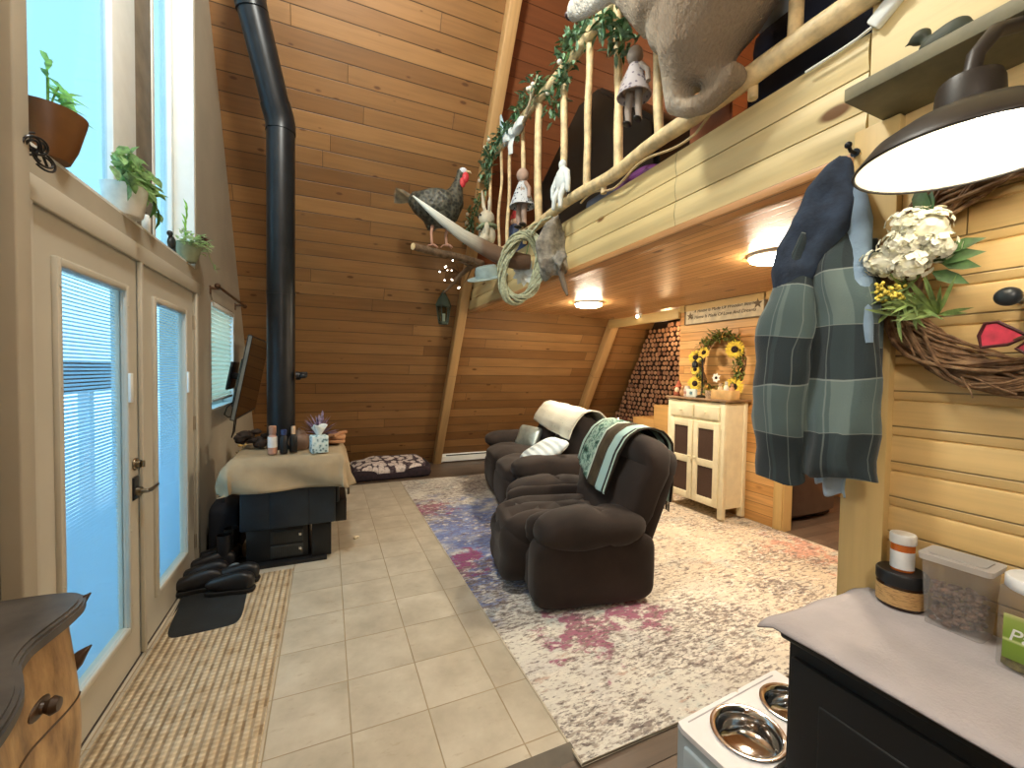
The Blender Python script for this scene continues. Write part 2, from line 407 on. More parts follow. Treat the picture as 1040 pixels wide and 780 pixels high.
# ------------------------------------------------------------------ doors and windows
m_slat = translucent('blind_slat', (196, 220, 232), .65)
def glazed_door(n, y0, y1, handle):
    lab = ('cream glazed door nearer the camera, with lever handle and inner blind' if handle else 'cream glazed door farther from the camera, beside the small window')
    r = T('door_%d' % n, lab, 'door', (X0 - .03, (y0 + y1) / 2, .012), kind='structure')
    w = y1 - y0; gy = .262; z0, z1 = .225, 1.835; st = w / 2 - gy
    b = B()
    for s in (-1, 1): b.box((0, s * (w / 2 - st / 2), 1.01), (.045, st, 2.02))
    b.box((0, 0, z0 / 2), (.045, 2 * gy, z0)).box((0, 0, (z1 + 2.02) / 2), (.045, 2 * gy, 2.02 - z1))
    done('door_leaf', b, m_doorp, r)
    b = B(); f = .032
    for s in (-1, 1):
        b.box((.03, s * (gy + f / 2), (z0 + z1) / 2), (.02, f, z1 - z0 + 2 * f), bev=.006)
    b.box((.03, 0, z0 - f / 2), (.02, 2 * gy, f), bev=.006).box((.03, 0, z1 + f / 2), (.02, 2 * gy, f), bev=.006)
    for s in (-1, 1):
        for k in range(5): b.cyl((.039, s * (gy + f / 2), z0 + .1 + k * .36), .006, .003, 10, (0, PI / 2, 0))
    done('glass_frame', b, m_doorp, r)
    done('glass_pane', B().box((.012, 0, (z0 + z1) / 2), (.006, 2 * gy, z1 - z0)), m_glass, r)
    b = B(); n_ = 104
    for k in range(n_):
        z = z0 + .012 + (z1 - z0 - .024) * k / (n_ - 1)
        b.box((-.006, 0, z), (.0125, 2 * gy - .012, .0012), rot=(0, R(38), 0))
    bl = done('blind', b, m_slat, r, smooth=False)
    done('blind_slider', B().box((.044, gy + .015, 1.38), (.012, .03, .14), bev=.004), m_white, r)
    if handle:
        b = B().cyl((.022, w / 2 - .055, .995), .03, .012, 24, (0, PI / 2, 0), bev=.003).cyl((.03, w / 2 - .055, .995), .02, .02, 20, (0, PI / 2, 0)).box((.058, w / 2 - .055, .995), (.016, .012, .034), bev=.004)
        done('deadbolt', b, m_nickel, r)
        h = done('handle_plate', B().box((.026, w / 2 - .055, .875), (.014, .062, .115), bev=.006), m_iron, r)
        b = B().cyl((.03, w / 2 - .055, .858), .022, .022, 20, (0, PI / 2, 0)).tube([(.05, w / 2 - .055, .858), (.072, w / 2 - .055, .857), (.08, w / 2 - .02, .855), (.08, w / 2 + .065, .86)], [.011, .011, .010, .008], 10)
        done('lever', b, m_nickel, h)
    else:
        for z in (.22, 1.08, 1.80):
            done('hinge', B().box((.024, w / 2 + .014, z), (.006, .034, .1), bev=.002).cyl((.03, w / 2 + .012, z - .05), .007, .1, 10), m_nickel, r)
    return r
glazed_door(1, 1.856, 2.702, True)
glazed_door(2, 2.71, 3.655, False)
struct('trim_13', B().box((X0 + .006, 2.706, 1.02), (.018, .03, 2.0), bev=.004), m_doorp, 'narrow cream strip where the two glazed doors meet', 'door trim')

def fixed_window(n, y0, y1, z0, z1, lab, stiles, panes, xg):
    """a fixed window unit: white liner around the opening, uprights, panes; x of the glass plane xg"""
    r = T('window_%d' % n, lab, 'window', (X0, (y0 + y1) / 2, z0), kind='structure')
    w = y1 - y0; h = z1 - z0; c = (y0 + y1) / 2; d = X0 - xg; b = B(); e = .012
    for sg in (-1, 1): b.box((-d / 2 - .03, sg * (w / 2 - e / 2), h / 2), (d + .05, e, h))
    b.box((-d / 2 - .03, 0, e / 2), (d + .05, w, e)).box((-d / 2 - .03, 0, h - e / 2), (d + .05, w, e))
    for a_, b_ in stiles: b.box((-d, (a_ + b_) / 2 - c, h / 2), (.05, b_ - a_, h - .03), bev=.008)
    b.box((-d, 0, .03), (.045, w - .03, .045), bev=.006).box((-d, 0, h - .03), (.045, w - .03, .045), bev=.006)
    done('window_frame', b, m_white, r)
    for a_, b_ in panes: done('glass_pane', B().box((-d - .005, (a_ + b_) / 2 - c, h / 2), (.008, b_ - a_, h - .07)), m_tint if n < 2 else m_glass, r)
    return r
m_tint = glass('tinted_glass', (216, 226, 230))
w1 = fixed_window(1, 1.865, 3.72, 2.205, 4.845, 'tall white-framed window of two panes above the glazed doors', [(1.875, 1.93), (2.79, 3.07), (3.32, 3.36), (3.66, 3.71)], [(1.92, 2.80), (3.35, 3.67)], X0 - .145)
done('mullion', B().box((-.150, 3.195 - (1.865 + 3.72) / 2, 1.32), (.05, .25, 2.60), bev=.008), M('mullion', (120, 112, 98), .6), w1)
w3 = fixed_window(2, 4.142, 5.058, 1.132, 2.048, 'small window with lowered shade behind the television', [(4.15, 4.19), (5.01, 5.05)], [(4.18, 5.02)], X0 - .12)

# ------------------------------------------------------------------ rugs
def rug_mat():
    t = NT('area_rug'); o = t.obj(); x, y, _ = t.sep(o)
    def ns(sx, sy, seed, d=5): return t.noise(t.xyz(t.math('MULTIPLY', x, sx), t.math('MULTIPLY', y, sy), seed), 1.0, d, .62)
    def blob(cx, cy, r):
        dx = t.math('SUBTRACT', x, cx); dy = t.math('SUBTRACT', y, cy)
        return t.math('SUBTRACT', 1.0, t.math('DIVIDE', t.math('SQRT', t.math('ADD', t.math('MULTIPLY', dx, dx), t.math('MULTIPLY', dy, dy))), r))
    c = t.ramp(ns(2.0, 2.0, 1.0), [(.32, (196, 194, 188)), (.5, (222, 219, 208)), (.68, (206, 203, 198))])
    warm = t.step(t.math('ADD', x, t.math('MULTIPLY', ns(1.5, 1.5, 4.0), 1.4)), 2.3, 3.8)
    c = t.mix(t.math('MULTIPLY', warm, .55), c, (222, 196, 160))
    # pale green-blue washes
    c = t.mix(t.step(ns(3.0, 4.0, 9.0), .54, .68, 0.0, .55), c, (162, 182, 184))
    # rust and plum streaks
    c = t.mix(t.step(ns(5, 14, 15.0), .6, .68, 0.0, .6), c, (176, 132, 108))
    # blue field towards the sofa: the rug's own blue plus window daylight put into the colour
    bl = t.math('MAXIMUM', blob(1.25, 3.75, 1.3), blob(1.0, 2.9, .8))
    bf_ = t.step(t.math('ADD', bl, t.math('MULTIPLY', t.math('SUBTRACT', ns(4, 5, 21.0), .5), 2.4)), .15, .8)
    c = t.mix(t.math('MULTIPLY', bf_, .85), c, (62, 90, 164))
    c = t.mix(t.math('MULTIPLY', bf_, t.step(ns(9, 18, 25.0), .45, .6, 0.0, .7)), c, (134, 158, 208))
    # magenta splashes
    mg = t.math('MAXIMUM', t.math('MAXIMUM', blob(1.35, 2.0, .42), blob(1.0, 3.05, .38)), t.math('MAXIMUM', blob(1.75, 2.0, .35), blob(1.0, 4.4, .4)))
    mf = t.step(t.math('ADD', mg, t.math('MULTIPLY', t.math('SUBTRACT', ns(7, 9, 31.0), .5), 3.2)), .42, .72)
    c = t.mix(t.math('MULTIPLY', mf, .85), c, (150, 58, 104))
    c = t.mix(t.step(t.math('ADD', blob(3.7, 2.2, .6), t.math('MULTIPLY', t.math('SUBTRACT', ns(6, 9, 41.0), .5), 3.0)), .45, .8, 0.0, .6), c, (206, 128, 110))
    # broken strokes of several tones, denser in some places than in others
    dens = ns(1.3, 1.3, 55.0, 3)
    for sx, sy, sd, lo, w, col, amt in ((16, 46, 61.0, .52, .09, (142, 130, 120), .75), (9, 28, 51.0, .55, .08, (112, 98, 94), .8), (13, 22, 71.0, .54, .1, (236, 232, 222), .75), (26, 64, 67.0, .545, .08, (84, 74, 76), .75), (34, 80, 77.0, .54, .12, (158, 144, 134), .6)):
        k = t.math('ADD', ns(sx, sy, sd, 5), t.math('MULTIPLY', t.math('SUBTRACT', dens, .5), .35))
        c = t.mix(t.step(k, lo, lo + w, 0.0, amt), c, col)
    return t.bsdf(c, .95, 0, t.bump(t.noise(o, 160.0, 2), .004, .35))
rugt = T('area_rug', 'large abstract rug in cream, blue and magenta under the recliner', 'rug', (0, 0, 0))
done('pile', B().box((2.432, 3.46, .006), (3.08, 4.34, .012), bev=.004), rug_mat(), rugt)
done('binding', B().tube([(.888, 1.29, .008), (3.976, 1.29, .008), (3.976, 5.63, .008), (.888, 5.63, .008)], .0065, 6, closed=True), M('rug_binding', (190, 180, 160), .9), rugt)

def jute_mat():
    t = NT('jute_weave'); x, y, _ = t.sep(t.obj())
    a = t.math('SINE', t.math('MULTIPLY', x, 2 * PI / .034)); b_ = t.math('SINE', t.math('MULTIPLY', y, 2 * PI / .026))
    row = t.math('FLOOR', t.math('DIVIDE', x, .034)); idn = t.white(t.xyz(row, t.math('FLOOR', t.math('DIVIDE', y, .05))))
    c = t.ramp(t.noise(t.obj(), 14.0, 4), [(.3, (180, 158, 124)), (.5, (206, 188, 156)), (.7, (222, 210, 182))])
    c = t.mix(t.step(a, -.9, .1, .85, 0.0), c, (112, 92, 66)); c = t.mix(t.step(b_, -.3, .7, .35, 0.0), c, (140, 118, 88))
    c = t.mix(t.math('MULTIPLY', idn, .3), c, (222, 210, 184))
    h = t.math('ADD', t.math('MULTIPLY', a, .6), t.math('MULTIPLY', b_, .3))
    return t.bsdf(c, .95, 0, t.bump(h, .006, .8))
ju = B().box((-.537, 2.42, .014), (.60, 2.0, .012), bev=.004)
for k in range(64):
    u = -.83 + .6 * k / 63
    for yy in (3.42, 1.42): ju.tube([(u, yy - .012, .016), (u + U(-.004, .004), yy + .012, .0145)], .0032, 5)
tag(done('runner_rug', ju, jute_mat()), 'woven beige jute runner rug lying along the glazed doors', 'rug')

# ------------------------------------------------------------------ recliner and sofa
def bulge(axis, n, depth, size):
    def fn(p):
        t = (p[axis] / size + 1) * .5 * n
        k = abs(math.sin(PI * t)) ** .5
        q = p.copy()
        for i in range(3):
            if i != axis: q[i] *= 1 - depth * (1 - k)
        return q
    return fn
rc = T('recliner', 'overstuffed dark brown recliner with a patterned afghan over its back', 'recliner', (1.63, 2.63, .012), (0, 0, R(-11)))
b = B().box((-.02, 0, .2), (.74, .70, .26), bev=.04)
done('base', b, m_suede, rc)
for s in (-1, 1):
    # side panel: rounded front, slightly bellied
    b = B().sq((.015, s * .425, .235), (.415, .095, .225), .3, nu=32, nv=16, e2=.35)
    sp = done('side_panel', b, m_suede, rc)
    def armfn(p, s=s):
        q = p.copy(); k = math.exp(-((p.x - .06) / .035) ** 2)
        q.z *= 1 - .2 * k; q.y *= 1 - .1 * k
        q.z += -.035 * max(0, -p.x / .45) ** 2 * 1.0
        q.z += noise.noise(p * 7) * .012
        return q
    b = B().sq((.0, s * .41, .495), (.37, .158, .135), .62, nu=40, nv=18, e2=.85, fn=armfn)
    done('armrest', b, m_suede, rc)
    done('inner_arm_cushion', B().sq((-.02, s * .30, .46), (.38, .06, .12), .5, nu=28, nv=12, e2=.6), m_suede, rc)
def seatfn(p):
    q = p.copy()
    for y0 in (-.09, .09): q.z -= .045 * math.exp(-((p.y - y0) / .022) ** 2) * (1 if p.z > 0 else 0)
    q.z -= .022 * math.exp(-((p.x - .08) / .02) ** 2) * (1 if p.z > 0 else 0)
    q.z += noise.noise(p * 6) * .012
    return q
b = B().sq((-.1, 0, .40), (.42, .285, .135), .45, nu=40, nv=18, e2=.6, fn=seatfn)
done('seat_cushion', b, m_suede, rc)
def footfn(p):
    q = p.copy()
    for y0 in (-.09, .09): q.x += .045 * math.exp(-((p.y - y0) / .022) ** 2) * (1 if p.x < 0 else 0)
    q.x += .04 * math.exp(-((p.z + .02) / .02) ** 2) * (1 if p.x < 0 else 0)
    return q
b = B().sq((-.43, 0, .25), (.125, .28, .20), .5, nu=40, nv=18, e2=.6, fn=footfn)
done('footrest', b, m_suede, rc)
tilt = R(20)
def backfn(p):
    q = p.copy(); f = 1 if p.x < 0 else .3
    for z0 in (-.13, .14): q.x += f * .045 * math.exp(-((p.z - z0) / .025) ** 2)
    for y0 in (-.18, .18): q.x += f * .022 * math.exp(-((p.y - y0) / .02) ** 2)
    q.x += noise.noise(p * 6) * .012
    return q
b = B().sq((.38, -.01, .72), (.135, .475, .35), .45, (0, tilt, 0), nu=48, nv=24, e2=.42, fn=backfn)
done('backrest', b, m_suede, rc)
b = B().sq((.46, -.01, .60), (.055, .455, .40), .3, (0, tilt, 0), nu=32, nv=14, e2=.3)
done('back_panel', b, m_suede, rc)

sf = T('sofa', 'dark brown suede sofa with white throw, facing the door wall', 'sofa', (2.27, 4.33, .012), (0, 0, R(-12)))
done('base', B().box((.02, 0, .2), (.80, 1.72, .30), bev=.05), m_suede, sf)
for s in (-1, 1):
    done('side_panel', B().sq((0, s * .87, .26), (.46, .1, .25), .3, nu=28, nv=14, e2=.35), m_suede, sf)
    done('armrest', B().sq((-.03, s * .86, .56), (.48, .145, .125), .6, nu=32, nv=16, e2=.8, fn=lambda p: p + V((0, 0, noise.noise(p * 7) * .015))), m_suede, sf)
    done('seat_cushion', B().sq((-.12, s * .37, .42), (.42, .375, .14), .42, nu=36, nv=16, e2=.6, fn=lambda p: p + V((0, 0, noise.noise(p * 5) * .025))), m_suede, sf)
    done('footrest', B().sq((-.44, s * .37, .24), (.11, .37, .20), .45, nu=32, nv=14, e2=.6), m_suede, sf)
    done('backrest', B().sq((.30, s * .38, .70), (.15, .385, .33), .5, (0, R(14), 0), nu=40, nv=20, e2=.55, fn=backfn), m_suede, sf)
done('back_panel', B().sq((.43, 0, .52), (.06, .78, .40), .25, (0, R(14), 0), nu=32, nv=12, e2=.3), m_suede, sf)

def drape(path, y0, y1, name, mat, par, amp=.008, nw=5, solid=.012, skew=0.0, hem=0.0):
    P = [V((p[0], 0, p[1])) for p in path]; L = [0]
    for a, c in zip(P, P[1:]): L.append(L[-1] + (c - a).length)
    def at(s):
        d = s * L[-1]
        for i in range(len(P) - 1):
            if d <= L[i + 1] + 1e-9:
                k = (d - L[i]) / (L[i + 1] - L[i]); p = P[i].lerp(P[i + 1], k); tn = (P[i + 1] - P[i]).normalized()
                return p, V((-tn.z, 0, tn.x))
        return P[-1], V((1, 0, 0))
    def fn(u, v):
        uu = u + hem * (v - .5) * (1 - u)
        p, n = at(max(0, min(1, uu)))
        q = p + n * (amp * (math.sin(v * nw * 2 * PI + u * 2) + .6 * noise.noise(V((u * 5, v * 7, 1)))) + .004)
        return (q.x, y0 + (y1 - y0) * v + skew * u + .01 * noise.noise(V((u * 6, v * 3, 5))), q.z)
    b = B(); b.grid(fn, 36, 40, uv=lambda u, v: (u, v))
    return done(name, b, mat, par, solid=solid)
def afghan_mat():
    t = NT('afghan'); u, v, _ = t.sep(t.uv())
    nz = t.noise(t.xyz(t.math('MULTIPLY', u, 14.0), t.math('MULTIPLY', v, 9.0)), 1.0, 6, .7)
    pat = t.ramp(nz, [(.36, (28, 50, 44)), (.45, (84, 128, 112)), (.52, (186, 216, 200)), (.6, (66, 104, 92)), (.7, (204, 226, 212))])
    c = pat
    def band(lo, hi, col, c):
        m = t.math('MULTIPLY', t.step(v, lo, lo + .008), t.math('SUBTRACT', 1.0, t.step(v, hi, hi + .008)))
        return t.mix(m, c, col)
    brn = t.ramp(nz, [(.4, (66, 56, 40)), (.6, (84, 72, 52))])
    c = band(.02, .06, (190, 216, 204), c)                # v: 0 = near edge, 1 = far edge
    c = band(-.1, .02, (44, 36, 28), c); c = band(.06, .13, (30, 30, 30), c); c = band(.13, .27, (176, 210, 206), c); c = band(.27, .31, (36, 32, 28), c)
    c = band(.31, .55, brn, c); c = band(.55, .575, (206, 220, 206), c); c = band(.93, .955, (40, 44, 40), c); c = band(.955, 1.1, (182, 210, 196), c)
    w = t.noise(t.xyz(t.math('MULTIPLY', u, 140.0), t.math('MULTIPLY', v, 100.0)), 1.0, 1)
    return t.bsdf(c, .95, 0, t.bump(w, .004, .4))
af = drape([(.165, .66), (.205, .78), (.26, .93), (.325, 1.04), (.41, 1.092), (.50, 1.10), (.59, 1.07), (.655, 1.0), (.67, .88), (.66, .72), (.65, .58)], -.30, .31, 'afghan', afghan_mat(), None, hem=.22, amp=.006)
af.location = (1.63, 2.63, .012); af.rotation_euler = (0, 0, R(-11))
tag(af, 'green, brown and white striped afghan hanging over the recliner back', 'blanket')
fr = B()
for k in range(46):
    y = -.29 + .59 * k / 45
    fr.tube([(.655, y, .585), (.657 + U(-.004, .004), y + U(-.006, .006), .51)], .003, 5)
done('fringe', fr, M('fringe', (40, 36, 32), .9), af)
wt = drape([(.13, .80), (.165, .90), (.22, .99), (.29, 1.065), (.37, 1.085), (.45, 1.07), (.52, 1.01), (.58, .92), (.60, .80)], -.70, .76, 'throw_blanket', None, None, amp=.007, nw=3, hem=.1)
def throw_mat():
    t = NT('white_throw'); u, v, _ = t.sep(t.uv())
    f = t.vor(t.xyz(t.math('MULTIPLY', u, 14.0), t.math('MULTIPLY', v, 26.0)), 1.0)[0]
    c = t.mix(t.step(f, .08, .16, .75, 0.0), (232, 234, 220), (150, 176, 160))
    return t.bsdf(c, .95, 0, t.bump(t.noise(t.obj(), 60.0), .006, .4))
wt.data.materials.clear(); wt.data.materials.append(throw_mat())
wt.location = sf.location; wt.rotation_euler = sf.rotation_euler
tag(wt, 'white speckled throw blanket spread along the sofa back', 'blanket')

def pillow(name, loc, rot, d, mat, label):
    def fn(p):
        k = 1 - .55 * (min(1, abs(p.x) / d[0]) ** 3 * min(1, abs(p.y) / d[1]) ** 3)
        return V((p.x, p.y, p.z * k + noise.noise(p * 6) * .012))
    return tag(done(name, B().sq((0, 0, 0), d, .28, nu=40, nv=14, e2=.9, fn=fn), mat, loc=loc, rot=rot), label, 'pillow')
def pleat_mat():
    t = NT('pleated_white'); x, y, _ = t.sep(t.obj())
    a = t.math('SINE', t.math('MULTIPLY', x, 2 * PI / .07))
    return t.bsdf(t.ramp(t.noise(t.obj(), 12.0), [(.3, (206, 226, 236)), (.7, (226, 238, 240))]), .8, 0, t.bump(a, .012, .3))
pillow('throw_pillow', (2.06, 3.84, .655), (R(-6), R(-30), R(-14)), (.25, .36, .085), pleat_mat(), 'pale blue-white pleated pillow leaning on the sofa seat')
pillow('throw_pillow', (2.36, 4.78, .655), (R(10), R(-62), R(20)), (.155, .17, .06), M('silver_satin', (150, 158, 152), .3, metal=.5, var=.2, scale=5), 'shiny silver pillow in the far corner of the sofa')

# ------------------------------------------------------------------ dog bed and heater
db = T('dog_bed', 'dark dog bed with paw-patterned cushion against the slanted wall', 'dog bed', (.79, 6.08, .0), (0, 0, R(1)))
b = B().box((0, 0, .03), (1.08, .56, .06), bev=.03)
for s in (-1, 1): b.sq((s * .50, .02, .09), (.07, .28, .09), .5, e2=.7)
b.sq((0, .25, .10), (.55, .07, .10), .4, e2=.7).sq((-.36, -.25, .075), (.19, .06, .075), .5, e2=.7).sq((.36, -.25, .075), (.19, .06, .075), .5, e2=.7).sq((0, -.25, .05), (.3, .06, .05), .5, e2=.7)
done('bolster', b, M('dark_plush', (40, 30, 38), .95, var=.25, scale=20, bump=.3, bscale=90), db)
def paw_mat():
    t = NT('paw_print_fleece'); x, y, z = t.sep(t.obj())
    v = t.vor(t.xyz(x, y, t.math('MULTIPLY', z, .4)), 13.0)
    c = t.mix(t.step(v[0], .48, .62), (214, 204, 200), (60, 48, 58))
    c = t.mix(t.step(t.noise(t.obj(), 40.0), .5, .62, 0.0, .5), c, (120, 108, 112))
    return t.bsdf(c, .95, 0, t.bump(v[0], .006, .4))
done('cushion', B().sq((0, -.02, .14), (.51, .27, .095), .4, nu=36, nv=14, e2=.7, fn=lambda p: p + V((0, .0, noise.noise(p * 5) * .03 + .08 * p.y))), paw_mat(), db)
bh = T('baseboard_heater', 'white electric baseboard heater at the foot of the boarded wall', 'heater', (2.52, 6.60, 0))
b = B().prism([(-.04, .02), (-.04, .10), (-.005, .15), (.035, .15), (.035, .02)], 0, -.83, .83)
done('cover', b, m_white, bh, smooth=False)
done('vent_slot', B().box((0, -.036, .118), (1.52, .012, .016)), m_black, bh)
for s in (-1, 1): done('end_cap', B().box((s * .835, -.003, .083), (.03, .085, .145), bev=.006), m_white, bh)

# ------------------------------------------------------------------ wood stove
st = T('wood_stove', 'black wood stove on a pedestal under a beige cloth', 'stove', (-.26, 3.82, .008))
m_stove = M('stove_steel', (34, 44, 54), .45, metal=.2, var=.12)
b = B().box((0, 0, .555), (.64, .62, .53), bev=.012).box((.0, -.322, .55), (.26, .016, .50), bev=.004).box((-.19, -.318, .55), (.24, .012, .50), bev=.004).box((.19, -.318, .55), (.24, .012, .50), bev=.004).box((0, 0, .812), (.68, .66, .024), bev=.006)
done('firebox', b, m_stove, st)
b = B().box((-.08, .0, .15), (.42, .5, .27), bev=.008).box((-.02, .0, .015), (.56, .62, .03), bev=.006)
done('pedestal', b, m_black, st)
for s, z in ((0, .205), (1, .095)):
    b = B().box((-.02, -.256, z), (.22, .012, .095), bev=.003)
    for k in range(14): b.box((-.11 + .18 * k / 13, -.264, z), (.005, .006, .075))
    g = done('vent_grille', b, M('grey_steel', (58, 60, 60), .5, metal=.3), st)
    done('latch', B().box((.07, -.268, z + .01), (.02, .01, .022), bev=.003), m_chrome, g)
b = B().box((.22, -.14, .155), (.14, .28, .26), bev=.006)
done('log_bin', b, M('bin_black', (14, 14, 15), .6), st)
b = B().box((.36, .0, .34), (.09, .38, .18), bev=.008)
done('ash_lip', b, m_black, st)
b = B().box((.333, 0, .6), (.03, .46, .36), bev=.01)
done('door', b, m_iron, st)
b = B().tube([(.35, -.16, .56), (.40, -.17, .56), (.42, -.17, .54), (.42, -.17, .46)], .009, 8)
done('door_handle', b, m_nickel, st)
# pipe: vertical, an elbow, a leaning run, an elbow
px_, py_ = -.345, 3.86
pp = T('stove_pipe', 'black stove pipe rising from the stove with a bend near the roof', 'stove pipe', (px_, py_, .835))
rr = .102
done('lower_pipe', B().tube([(0, 0, 0), (0, 0, 1.3), (0, 0, 2.56)], rr, 28), m_iron, pp)
done('elbow', B().tube([(0, 0, 2.54), (0, 0, 2.60), (-.012, -.015, 2.66), (-.035, -.04, 2.74)], rr * 1.06, 28), m_iron, pp)
done('leaning_pipe', B().tube([(-.03, -.036, 2.72), (-.17, -.20, 3.32)], rr, 28), m_iron, pp)
done('upper_pipe', B().tube([(-.165, -.195, 3.28), (-.18, -.21, 3.36), (-.18, -.21, 4.2), (-.18, -.21, 4.72)], rr * 1.05, 28), m_iron, pp)
for z in (.02, 1.25): done('seam_band', B().tube([(0, 0, z), (0, 0, z + .03)], rr * 1.03, 28), m_iron, pp)
b = B().lathe([(0, 0), (.034, 0), (.034, .03), (.02, .04), (0, .04)], (.11, -.04, .60), 16, (0, PI / 2, 0)).box((.17, -.05, .615), (.05, .06, .035), bev=.008).ell((.165, -.08, .60), (.03, .02, .02))
done('magnetic_fan', b, m_black, pp)
def clothfn(u, v):
    # u across x, v across y: flat on top, hanging off all edges
    hx, hy, drop = .365, .35, .25
    x = (u - .5) * 2 * (hx + drop); y = (v - .5) * 2 * (hy + drop)
    ox = max(0, abs(x) - hx); oy = max(0, abs(y) - hy)
    o = math.hypot(ox, oy); z = 0
    if o > 0:
        sx = math.copysign(1, x); sy = math.copysign(1, y)
        h = min(o, .26); a = math.atan2(oy, ox)
        fold = .03 * math.sin((x * 1.0 + y * 1.4) * 11) * min(1, o / .2)
        out = .035 * min(1, o / .06) + .16 * o * (1 if ox > 0 and oy > 0 else .25)
        x = (sx * hx if ox > 0 else x) + sx * (ox > 0) * (out * math.cos(a) + fold * math.cos(a)) ; y = (sy * hy if oy > 0 else y) + sy * (oy > 0) * (out * math.sin(a) + fold * math.sin(a))
        z = -h * .95
    return (x, y, z + .004 * noise.noise(V((x * 9, y * 9, 0))))
b = B(); b.grid(clothfn, 56, 56)
cl = done('stove_cloth', b, M('beige_cloth', (166, 150, 122), .9, var=.05, bump=.15, bscale=200), loc=(-.26, 3.82, .842), solid=.004)
tag(cl, 'beige cloth draped over the top of the wood stove', 'cloth')

# ------------------------------------------------------------------ things on and around the stove
def bottle(loc, r, h, body, cap, label, capr=.6, capf=.22):
    t = T('bottle', label, 'bottle', loc, group=None)
    hb = h * (1 - capf)
    done('body', B().lathe([(0, 0), (r * .9, 0), (r, .006), (r, hb * .8), (r * .7, hb * .95), (r * .5, hb), (0, hb)], (0, 0, 0), 18), body, t)
    done('cap', B().lathe([(0, hb), (r * capr, hb), (r * capr, h - .004), (r * capr * .8, h), (0, h)], (0, 0, 0), 16), cap, t)
    return t
zt = .854
t = bottle((-.375, 3.56, zt), .032, .21, M('pink_plastic', (196, 150, 132), .4), M('tan_cap', (172, 132, 112), .4), 'pinkish bottle with white label at the left on the stove cloth', .8, .28)
done('label', B().lathe([(.0325, .05), (.0325, .13)], (0, 0, 0), 18), M('paper_white', (236, 236, 232), .6), t)
bottle((-.300, 3.55, zt), .026, .18, m_black, M('navy_cap', (40, 56, 100), .4), 'black bottle with dark blue cap in the middle on the stove cloth', .8)
bottle((-.238, 3.58, zt), .028, .20, m_black, M('beige_cap', (206, 176, 146), .4), 'black bottle with beige cap nearest the tissue box', .55, .3)
tb = T('tissue_box', 'pale blue patterned tissue box with a white tissue on the stove cloth', 'tissue box', (-.06, 3.53, zt), (0, 0, R(12)))
def tis_mat():
    t = NT('tissue_pattern'); v = t.vor(t.obj(), 42.0)
    return t.bsdf(t.ramp(v[0], [(.25, (96, 130, 140)), (.4, (190, 220, 226)), (.8, (222, 238, 240))]), .6)
done('box', B().box((0, 0, .064), (.115, .115, .128), bev=.003), tis_mat(), tb)
def tisf(u, v):
    a = 2 * PI * u; r = .012 + .04 * v + .012 * math.sin(3 * a + 1) * v
    return (r * math.cos(a), r * .6 * math.sin(a), .126 + .075 * v + .015 * math.sin(2 * a) * v)
b = B(); b.grid(tisf, 24, 6, wrap=True); done('tissue', b, m_whitecloth, tb, solid=.001)
pl = T('potted_plant', 'spiky grey-purple plant in a small dark pot behind the tissue box', 'plant', (-.06, 3.78, zt))
done('pot', B().lathe([(0, 0), (.05, 0), (.066, .09), (.07, .1), (.06, .1), (.055, .085), (0, .085)], seg=20), M('dark_ceramic', (52, 50, 44), .4), pl)
b = B()
for k in range(75):
    a = U(0, 2 * PI); e = U(.1, 1.3); d = V((math.cos(a) * math.cos(e), math.sin(a) * math.cos(e), math.sin(e)))
    b.leaf(V((0, 0, .09)) + d * U(.0, .07), d, U(.08, .16), U(.014, .024), droop=.1)
done('foliage', b, M('purple_leaf', (126, 112, 138), .5, var=.35, scale=30), pl)
b = B().lathe([(0, 0), (.06, 0), (.085, .05), (.07, .10), (.045, .125), (0, .13)], seg=20)
t = T('stoneware_jar', 'round brown stoneware jar between the bottles and purple plant', 'jar', (-.205, 3.72, zt)); done('body', b, M('brown_stoneware', (122, 98, 82), .5), t)
done('lid', B().lathe([(0, .128), (.05, .126), (.035, .145), (.012, .15), (.012, .162), (0, .166)], seg=18), M('brown_lid', (104, 84, 70), .5), t)
# folded tan cloth at the right edge
b = B().sq((0, 0, .02), (.09, .11, .02), .3, e2=.5).sq((.01, .0, .055), (.085, .10, .018), .3, e2=.5).tube([(.0, -.12, .07), (.05, -.02, .085), (.10, .08, .08)], .014, 8)
tag(done('folded_towel', b.jitter(.008, 9), M('tan_towel', (168, 124, 88), .9), loc=(.05, 3.93, zt)), 'folded tan towel on the right rear corner of the stove', 'towel')
# dark plush / driftwood piece and dried flowers near the wall
b = B()
for i in range(14):
    b.ell((U(-.09, .09), U(-.12, .12), U(.03, .12)), (U(.03, .05), U(.03, .05), U(.02, .045)), nu=10, nv=7)
tag(done('pine_cone_heap', b.jitter(.012, 40), M('dark_cones', (44, 34, 28), .8, var=.4, scale=40), loc=(-.55, 3.93, zt)), 'dark heap of dried cones at the left rear of the stove', 'decoration')
fp = T('potted_flowers', 'small leafy plant with pale flowers between the stove and the wall', 'plant', (-.735, 4.72, 0.0))
done('stand', B().lathe([(0, 0), (.1, 0), (.1, .015), (.015, .03), (.015, .42), (.08, .44), (.08, .45), (0, .45)], seg=18), m_iron, fp)
done('pot', B().lathe([(0, .45), (.06, .45), (.085, .57), (.075, .57), (.06, .55), (0, .55)], seg=18), M('clay', (150, 116, 80), .7), fp)
b = B()
for k in range(90):
    a = U(0, 2 * PI); e = U(-.2, 1.3); d = V((math.cos(a) * math.cos(e) * .8, math.sin(a) * math.cos(e), math.sin(e)))
    if d.x < 0: d.x *= .35
    b.leaf(V((0, 0, .56)) + d * U(.03, .12), d, U(.06, .1), U(.03, .045))
done('foliage', b, M('olive_leaf', (106, 108, 66), .6, var=.3, scale=20), fp)
b = B()
